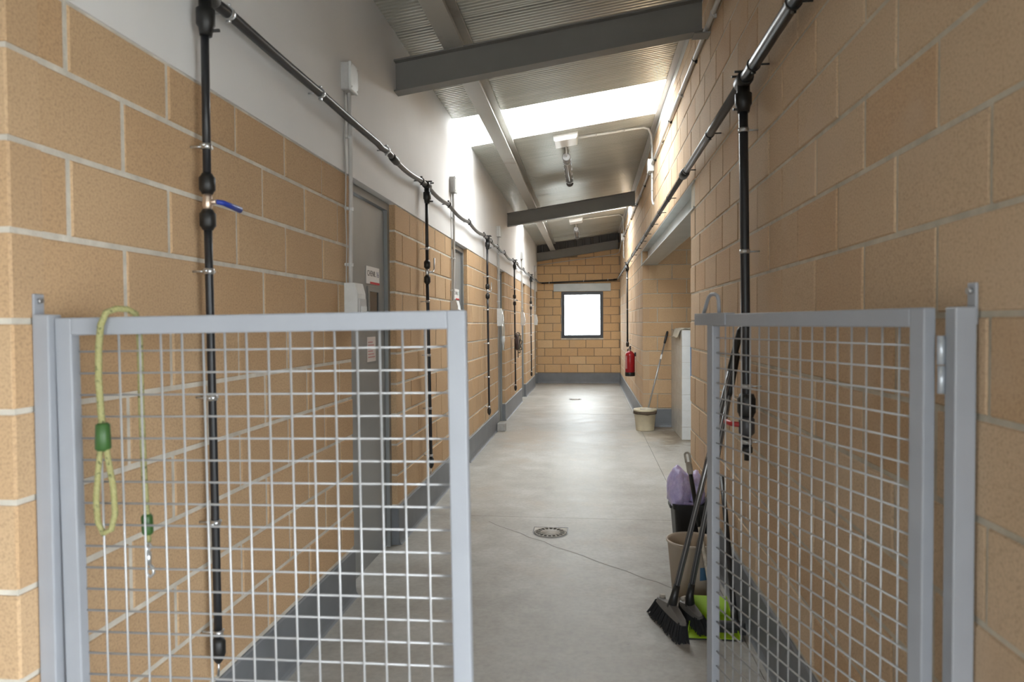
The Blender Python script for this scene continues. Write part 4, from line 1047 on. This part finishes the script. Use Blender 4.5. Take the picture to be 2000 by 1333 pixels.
def broom(lab, A, B, ea, eb, grip, sock, seed, caps):
    """A: socket top of head, B: handle top; ea, eb: ends of the head line on the floor"""
    A, B, ea, eb = Vector(A), Vector(B), Vector(ea), Vector(eb); rng = random.Random(seed)
    o = T(empty('broom', ((ea.x+eb.x)/2, (ea.y+eb.y)/2, 0)), lab, 'broom', 'brooms leaning beside the open gate')
    ax = (B-A).normalized(); Lh = (B-A).length
    P = lambda t: A + ax*t
    MB().tube([P(0.01), P(Lh-0.12)], 0.0115, 12).build('handle', 'steel_tube', o)
    for k in range(6):
        a = 2*PI*k/6; u = ax.orthogonal().normalized(); w = ax.cross(u); off = (u*math.cos(a)+w*math.sin(a))*0.0105
        MB().tube([P(0.03)+off, P(Lh-0.13)+off], 0.0032, 6).build('dark_stripe', 'striped_dark', o)
    MB().tube([P(Lh-0.22), P(Lh-0.20), P(Lh-0.02), P(Lh)], [0.013, 0.0165, 0.0165, 0.010], 12).build('grip', grip, o)
    # head: block along ea-eb, tilted so that its top meets the socket
    mid = (ea+eb)/2; along_ = (eb-ea).normalized(); Lb = (eb-ea).length
    topc = A - ax*0.05
    upv = (topc - mid); 
    def H(s, t, k): # s along, t across, k 0 floor .. 1 top
        side = along_.cross(upv).normalized()
        return mid + along_*s + upv*k + side*t
    mb = MB(); secs = []
    prof = [(-0.5, 0.010), (-0.42, 0.021), (-0.2, 0.026), (0, 0.027), (0.2, 0.026), (0.42, 0.021), (0.5, 0.010)]
    for s, t in prof:
        hk = 0.93 - 0.22*abs(s)*2
        secs.append([H(s*Lb*0.86, -t, 0.60), H(s*Lb*0.86, t, 0.60), H(s*Lb*0.86, t*0.7, hk), H(s*Lb*0.86, -t*0.7, hk)])
    vs_ = [p for q in secs for p in q]; m_ = len(secs)
    fs = [(i*4+k, i*4+(k+1) % 4, (i+1)*4+(k+1) % 4, (i+1)*4+k) for i in range(m_-1) for k in range(4)] + [(0, 1, 2, 3), ((m_-1)*4+3, (m_-1)*4+2, (m_-1)*4+1, (m_-1)*4)]
    mb.add(vs_, fs); hd = mb.build('head', 'broom_grey', o)
    MB().tube([H(0, 0, 0.80), A-ax*0.02, A+ax*0.03], [0.024, 0.018, 0.0155], 12).build('socket', 'black_plastic', o)
    for s in caps: 
        MB().tube([H(s*Lb*0.36, -0.010, 0.70), H(s*Lb*0.39, -0.010, 0.86)], [0.017, 0.013], 10).build('cap', 'grip_beige', hd)
    mb = MB()
    for i in range(16):
        for j in range(7):
            for _ in range(3):
                s = (i+rng.uniform(0.1, 0.9))/16-0.5; t = ((j+rng.uniform(0.1, 0.9))/7-0.5)*2
                p0 = H(s*Lb*0.82, t*0.020, 0.66); p1 = H(s*Lb*1.06, t*0.036, 0.0) + Vector((rng.uniform(-0.006, 0.006), rng.uniform(-0.006, 0.006), 0)); p1.z = max(p1.z, ea.z+0.001)
                u = along_*0.0024; w = along_.cross(upv).normalized()*0.0024
                mb.add([p0+u, p0-u*0.5+w, p0-u*0.5-w, p1+u*1.2, p1-u*0.6+w*1.2, p1-u*0.6-w*1.2], [(0, 1, 4, 3), (1, 2, 5, 4), (2, 0, 3, 5), (3, 4, 5)])
    T(mb.build('bristles', 'bristle_black', o), kind='stuff')
    return o
broom('front broom with striped steel handle and wide black bristles', (0.400, 3.265, 0.185), (0.728, 3.41, 1.425), (0.315, 3.47, 0.0), (0.415, 3.13, 0.0), 'black_plastic', 0, 3, (-1,))
broom('rear broom with striped steel handle, its head against the lime dustpan', (0.478, 3.32, 0.172), (0.730, 3.50, 1.30), (0.462, 3.42, 0.010), (0.535, 3.205, 0.010), 'black_plastic', 0, 9, (-1,))

# lime dustpan with long handle
d = T(empty('dustpan', (0.56, 3.30, 0)), 'lime green long-handled dustpan on the floor behind the broom heads', 'dustpan')
mb = MB()
x0, x1, yf, yb_ = 0.447, 0.685, 3.185, 3.43
mb.add([(x0, yf, 0.003), (x1, yf, 0.003), (x1-0.015, yb_, 0.010), (x0+0.045, yb_, 0.010), (x0+0.055, yb_+0.02, 0.10), (x1-0.015, yb_+0.02, 0.10), (x0, yf+0.03, 0.012), (x1, yf+0.03, 0.012),
        (x0+0.04, yb_-0.06, 0.06), (x1-0.012, yb_-0.06, 0.06)],
       [(0, 1, 2, 3), (3, 2, 5, 4), (0, 3, 4, 8, 6), (1, 7, 9, 5, 2)])
bmt = bmesh.new(); me_ = bpy.data.meshes.new('tmp'); me_.from_pydata([tuple(v) for v in mb.v], [], mb.f); bmt.from_mesh(me_); bpy.data.meshes.remove(me_)
bmesh.ops.recalc_face_normals(bmt, faces=bmt.faces[:]); bmesh.ops.solidify(bmt, geom=bmt.faces[:], thickness=0.004)
mb2 = MB(); mb2.bm(bmt); mb2.build('pan', 'lime_plastic', d)
MB().box(x0-0.004, x1+0.004, yf-0.006, yf+0.012, 0.0, 0.005).build('rubber_lip', 'black_plastic', d)
A = Vector((0.60, 3.455, 0.085)); B = Vector((0.517, 3.73, 0.755))
al = lambda t: A+(B-A)*t
MB().tube([al(0), al(0.52)], 0.0095, 10).build('lower_tube', 'rusty_white', d)
MB().tube([al(0.47), al(0.86)], 0.0115, 10).build('upper_tube', 'black_plastic', d)
mb = MB(); mb.tube([al(0.84), al(0.86), al(0.93)], [0.012, 0.0165, 0.016], 12)
ax = (B-A).normalized(); sd = Vector((1, 0, 0)); sd = (sd-ax*sd.dot(ax)).normalized()
loop = [al(0.93)+sd*0.012] + arc(al(0.985), sd, ax, 0.012, 0, PI, 6) + [al(0.93)-sd*0.012]
mb.tube(loop, 0.006, 8); mb.build('hanging_grip', 'grip_beige', d)

# black floor squeegee against the plinth
s = T(empty('floor_squeegee', (0.68, 3.28, 0)), 'black floor squeegee leaning against the beige wall behind the open gate', 'squeegee')
MB().tube([(0.672, 3.27, 0.06), (0.69, 3.45, 0.20), (0.712, 3.72, 0.47), (0.722, 3.86, 0.60)], [0.013, 0.0135, 0.013, 0.012], 10).build('handle', 'black_plastic', s)
MB().box(0.50, 0.715, 3.235, 3.262, 0.028, 0.062, 0.006).build('head', 'black_plastic', s)
MB().box(0.495, 0.718, 3.244, 3.252, 0.0, 0.032).build('rubber_blade', 'bristle_black', s)
MB().tube([(0.672, 3.25, 0.05), (0.672, 3.275, 0.07), (0.675, 3.30, 0.09)], 0.018, 10).build('socket', 'black_plastic', s)

# ------------------------------------------------------------------ gates
def gate_post(x0, x1, lab, side):
    p = T(empty('gate_post', ((x0+x1)/2, 1.44, 0)), lab, 'gate post', 'posts of the double gate')
    MB().box(x0, x1, 1.42, 1.46, 0.0, 1.475, 0.003).build('tube', 'gate_grey', p)
    xw = XL if side < 0 else XR
    for z in (1.47, 0.25):
        xa, xb = (xw, xw+0.006) if side < 0 else (xw-0.006, xw)
        tb = MB().box(xa, xb, 1.424, 1.454, z-0.03, z+0.052, 0.002).build('fixing_tab', 'gate_grey', p)
        xs = xb if side < 0 else xa
        MB().tube([(xs, 1.439, z+0.036), (xs - side*0.008, 1.439, z+0.036)], 0.007, 6).build('bolt', 'steel_tube', tb)
    return p
gate_post(XL+0.003, XL+0.043, 'grey steel gate post fixed to the ochre wall', -1)
gate_post(XR-0.044, XR-0.004, 'grey steel gate post fixed to the beige wall', 1)
LEAF, GT, T_, TD = 0.945, 1.475, 0.04, 0.028
def gate_leaf(name, loc, rz, lab, mirror):
    g = empty(name, loc, rz); T(g, lab, 'gate', 'leaves of the double gate')
    def part(nm, mb, mat='gate_grey', par=None):
        return mb.build(nm, mat, par or g)
    part('stile', MB().box(0, T_, -TD/2, TD/2, 0.08, GT, 0.003))
    part('stile', MB().box(LEAF-T_, LEAF, -TD/2, TD/2, 0.08, GT, 0.003))
    part('rail', MB().box(T_-0.001, LEAF-T_+0.001, -TD/2, TD/2, GT-T_, GT, 0.003))
    part('rail', MB().box(T_-0.001, LEAF-T_+0.001, -TD/2, TD/2, 0.08, 0.08+T_, 0.003))
    n = 17; p = (LEAF-2*T_)/n * 1.0
    y = 0.006 if not mirror else -0.006
    first = None
    for i in range(1, n):
        x = T_ + (LEAF-2*T_)*i/n
        if first is None:
            first = part('wire', MB().tube([(0, y, 0.105), (0, y, GT-0.02)], 0.0024, 6), 'gate_wire'); me_ = first.data; first.location.x = x
        else:
            o = bpy.data.objects.new('wire', me_); COL.objects.link(o); o.parent = g; o.location = (x, 0, 0)
    me2 = None; z = GT - T_ - 0.038
    while z > 0.13:
        if me2 is None:
            o = part('wire', MB().tube([(0.015, y+0.0045, 0), (LEAF-0.015, y+0.0045, 0)], 0.0024, 6), 'gate_wire'); me2 = o.data; o.location.z = z
        else:
            o = bpy.data.objects.new('wire', me2); COL.objects.link(o); o.parent = g; o.location = (0, 0, z)
        z -= 0.05
    return g
ORG_FIX = Vector((0, 0, 0))
gl = empty('tmp_', (0, 0, 0)); bpy.data.objects.remove(gl)
_empty = empty
def empty(name, loc, rz=0.0):
    o = bpy.data.objects.new(name, None); COL.objects.link(o); o.location = loc; o.rotation_euler = (0, 0, rz); o.empty_display_size = 0.1
    ORG[o.name] = Vector((0, 0, 0)); return o          # gate parts are given in the leaf's own frame
left_gate = gate_leaf('mesh_gate', (XL+0.047, 1.45, 0), 0.0, 'closed grey mesh gate leaf with a rope leash hung over it', False)
left_gate.location.x += 0.0135; left_gate.location.z = -0.008; left_gate.rotation_euler = (0, -0.011, 0)      # the leaf hangs slightly out of level
TH = math.radians(73.0)
right_gate = gate_leaf('mesh_gate', (0.684, 1.472, 0), PI-TH, 'grey mesh gate leaf swung open with a loop handle latch', True)
for z in (1.36, 0.35):
    for g, s in ((left_gate, -1), (right_gate, 1)):
        mb = MB(); hx, hy = (-0.003, 0.017) if s < 0 else (-0.016, -0.011); mb.tube([(hx, hy, z), (hx, hy, z+0.058)], 0.0075, 10); h = mb.build('hinge', 'hinge_steel', g)
        mb = MB(); mb.tube([(hx-0.001, hy, z-0.058), (hx-0.001, hy, z-0.002)], 0.0068, 10); mb.build('knuckle', 'hinge_steel', h)
# latch channel and loop handle on the open leaf
mb = MB(); x0, x1 = LEAF-0.13, LEAF+0.085; w = TD/2+0.004
for (a, b_, c0, c1) in ((-w, w, GT-0.001, GT+0.004), (-w, -w+0.004, GT-0.036, GT), (w-0.004, w, GT-0.036, GT)): mb.box(x0, x1, a, b_, c0, c1, 0.0012)
lt = mb.build('latch_channel', 'gate_grey', right_gate)
pts = [(LEAF+0.052, 0, GT+0.002), (LEAF+0.022, 0, GT+0.048), (LEAF+0.012, 0, GT+0.060), (LEAF-0.004, 0, GT+0.067), (LEAF-0.030, 0, GT+0.067), (LEAF-0.048, 0, GT+0.060), (LEAF-0.056, 0, GT+0.046), (LEAF-0.060, 0, GT+0.002)]
MB().tube(pts, 0.0062, 10).build('loop_handle', 'gate_grey', lt)
empty = _empty
# leash over the closed leaf
yg = 1.43
l = T(empty('dog_leash', (-1.06, yg, 0.9)), 'yellow green rope dog leash draped over the top rail of the closed gate', 'leash')
rr = 0.0072; yf = yg-0.012; ybk = 1.47+0.010
front = [(-1.031, ybk, 1.44), (-1.035, ybk-0.004, 1.476), (-1.044, 1.46, 1.486), (-1.056, 1.44, 1.487), (-1.068, yf+0.004, 1.478), (-1.078, yf, 1.45), (-1.084, yf, 1.40), (-1.086, yf, 1.33), (-1.082, yf, 1.26), (-1.079, yf, 1.225)]
MB().tube(front, rr, 10).build('rope', 'rope_yellow_green', l)
loop = [(-1.082, yf, 1.20), (-1.092, yf, 1.12), (-1.098, yf, 1.06), (-1.092, yf-0.004, 1.01), (-1.077, yf-0.006, 0.985), (-1.058, yf-0.006, 0.995), (-1.050, yf-0.004, 1.03), (-1.056, yf, 1.09), (-1.067, yf, 1.15), (-1.074, yf, 1.20)]
MB().tube(loop, rr*0.92, 10).build('hand_loop', 'rope_yellow_green', l)
MB().tube([(-1.078, yf, 1.232), (-1.078, yf, 1.228), (-1.0785, yf, 1.175), (-1.0785, yf, 1.170)], [0.010, 0.0145, 0.0165, 0.012], 14).build('sleeve', 'green_sleeve', l)
back = [(-1.031, ybk, 1.445), (-1.030, ybk+0.002, 1.40), (-1.031, ybk+0.004, 1.25), (-1.027, ybk+0.004, 1.10), (-1.022, ybk+0.004, 1.0), (-1.020, ybk+0.004, 0.945)]
MB().tube(back, rr*0.95, 10).build('rope', 'rope_yellow_green', l)
MB().tube([(-1.0225, ybk+0.004, 1.010), (-1.0225, ybk+0.004, 1.005), (-1.021, ybk+0.004, 0.967), (-1.021, ybk+0.004, 0.963)], [0.009, 0.0125, 0.0125, 0.010], 12).build('sleeve', 'green_sleeve', l)
mb = MB(); zc = 0.925
mb.tube([(-1.020, ybk+0.004, 0.945), (-1.014, ybk+0.004, 0.935), (-1.020, ybk+0.004, 0.922), (-1.026, ybk+0.004, 0.935)], 0.003, 8, closed=True)
mb.tube([(-1.020, ybk+0.004, 0.922), (-1.020, ybk+0.004, 0.905), (-1.019, ybk+0.004, 0.893)], [0.006, 0.006, 0.0045], 8)
mb.tube([(-1.019, ybk+0.004, 0.893), (-1.010, ybk+0.004, 0.885), (-1.008, ybk+0.004, 0.872), (-1.016, ybk+0.004, 0.863), (-1.026, ybk+0.004, 0.870), (-1.026, ybk+0.004, 0.885)], 0.0035, 8)
mb.build('snap_hook', 'zinc', l)
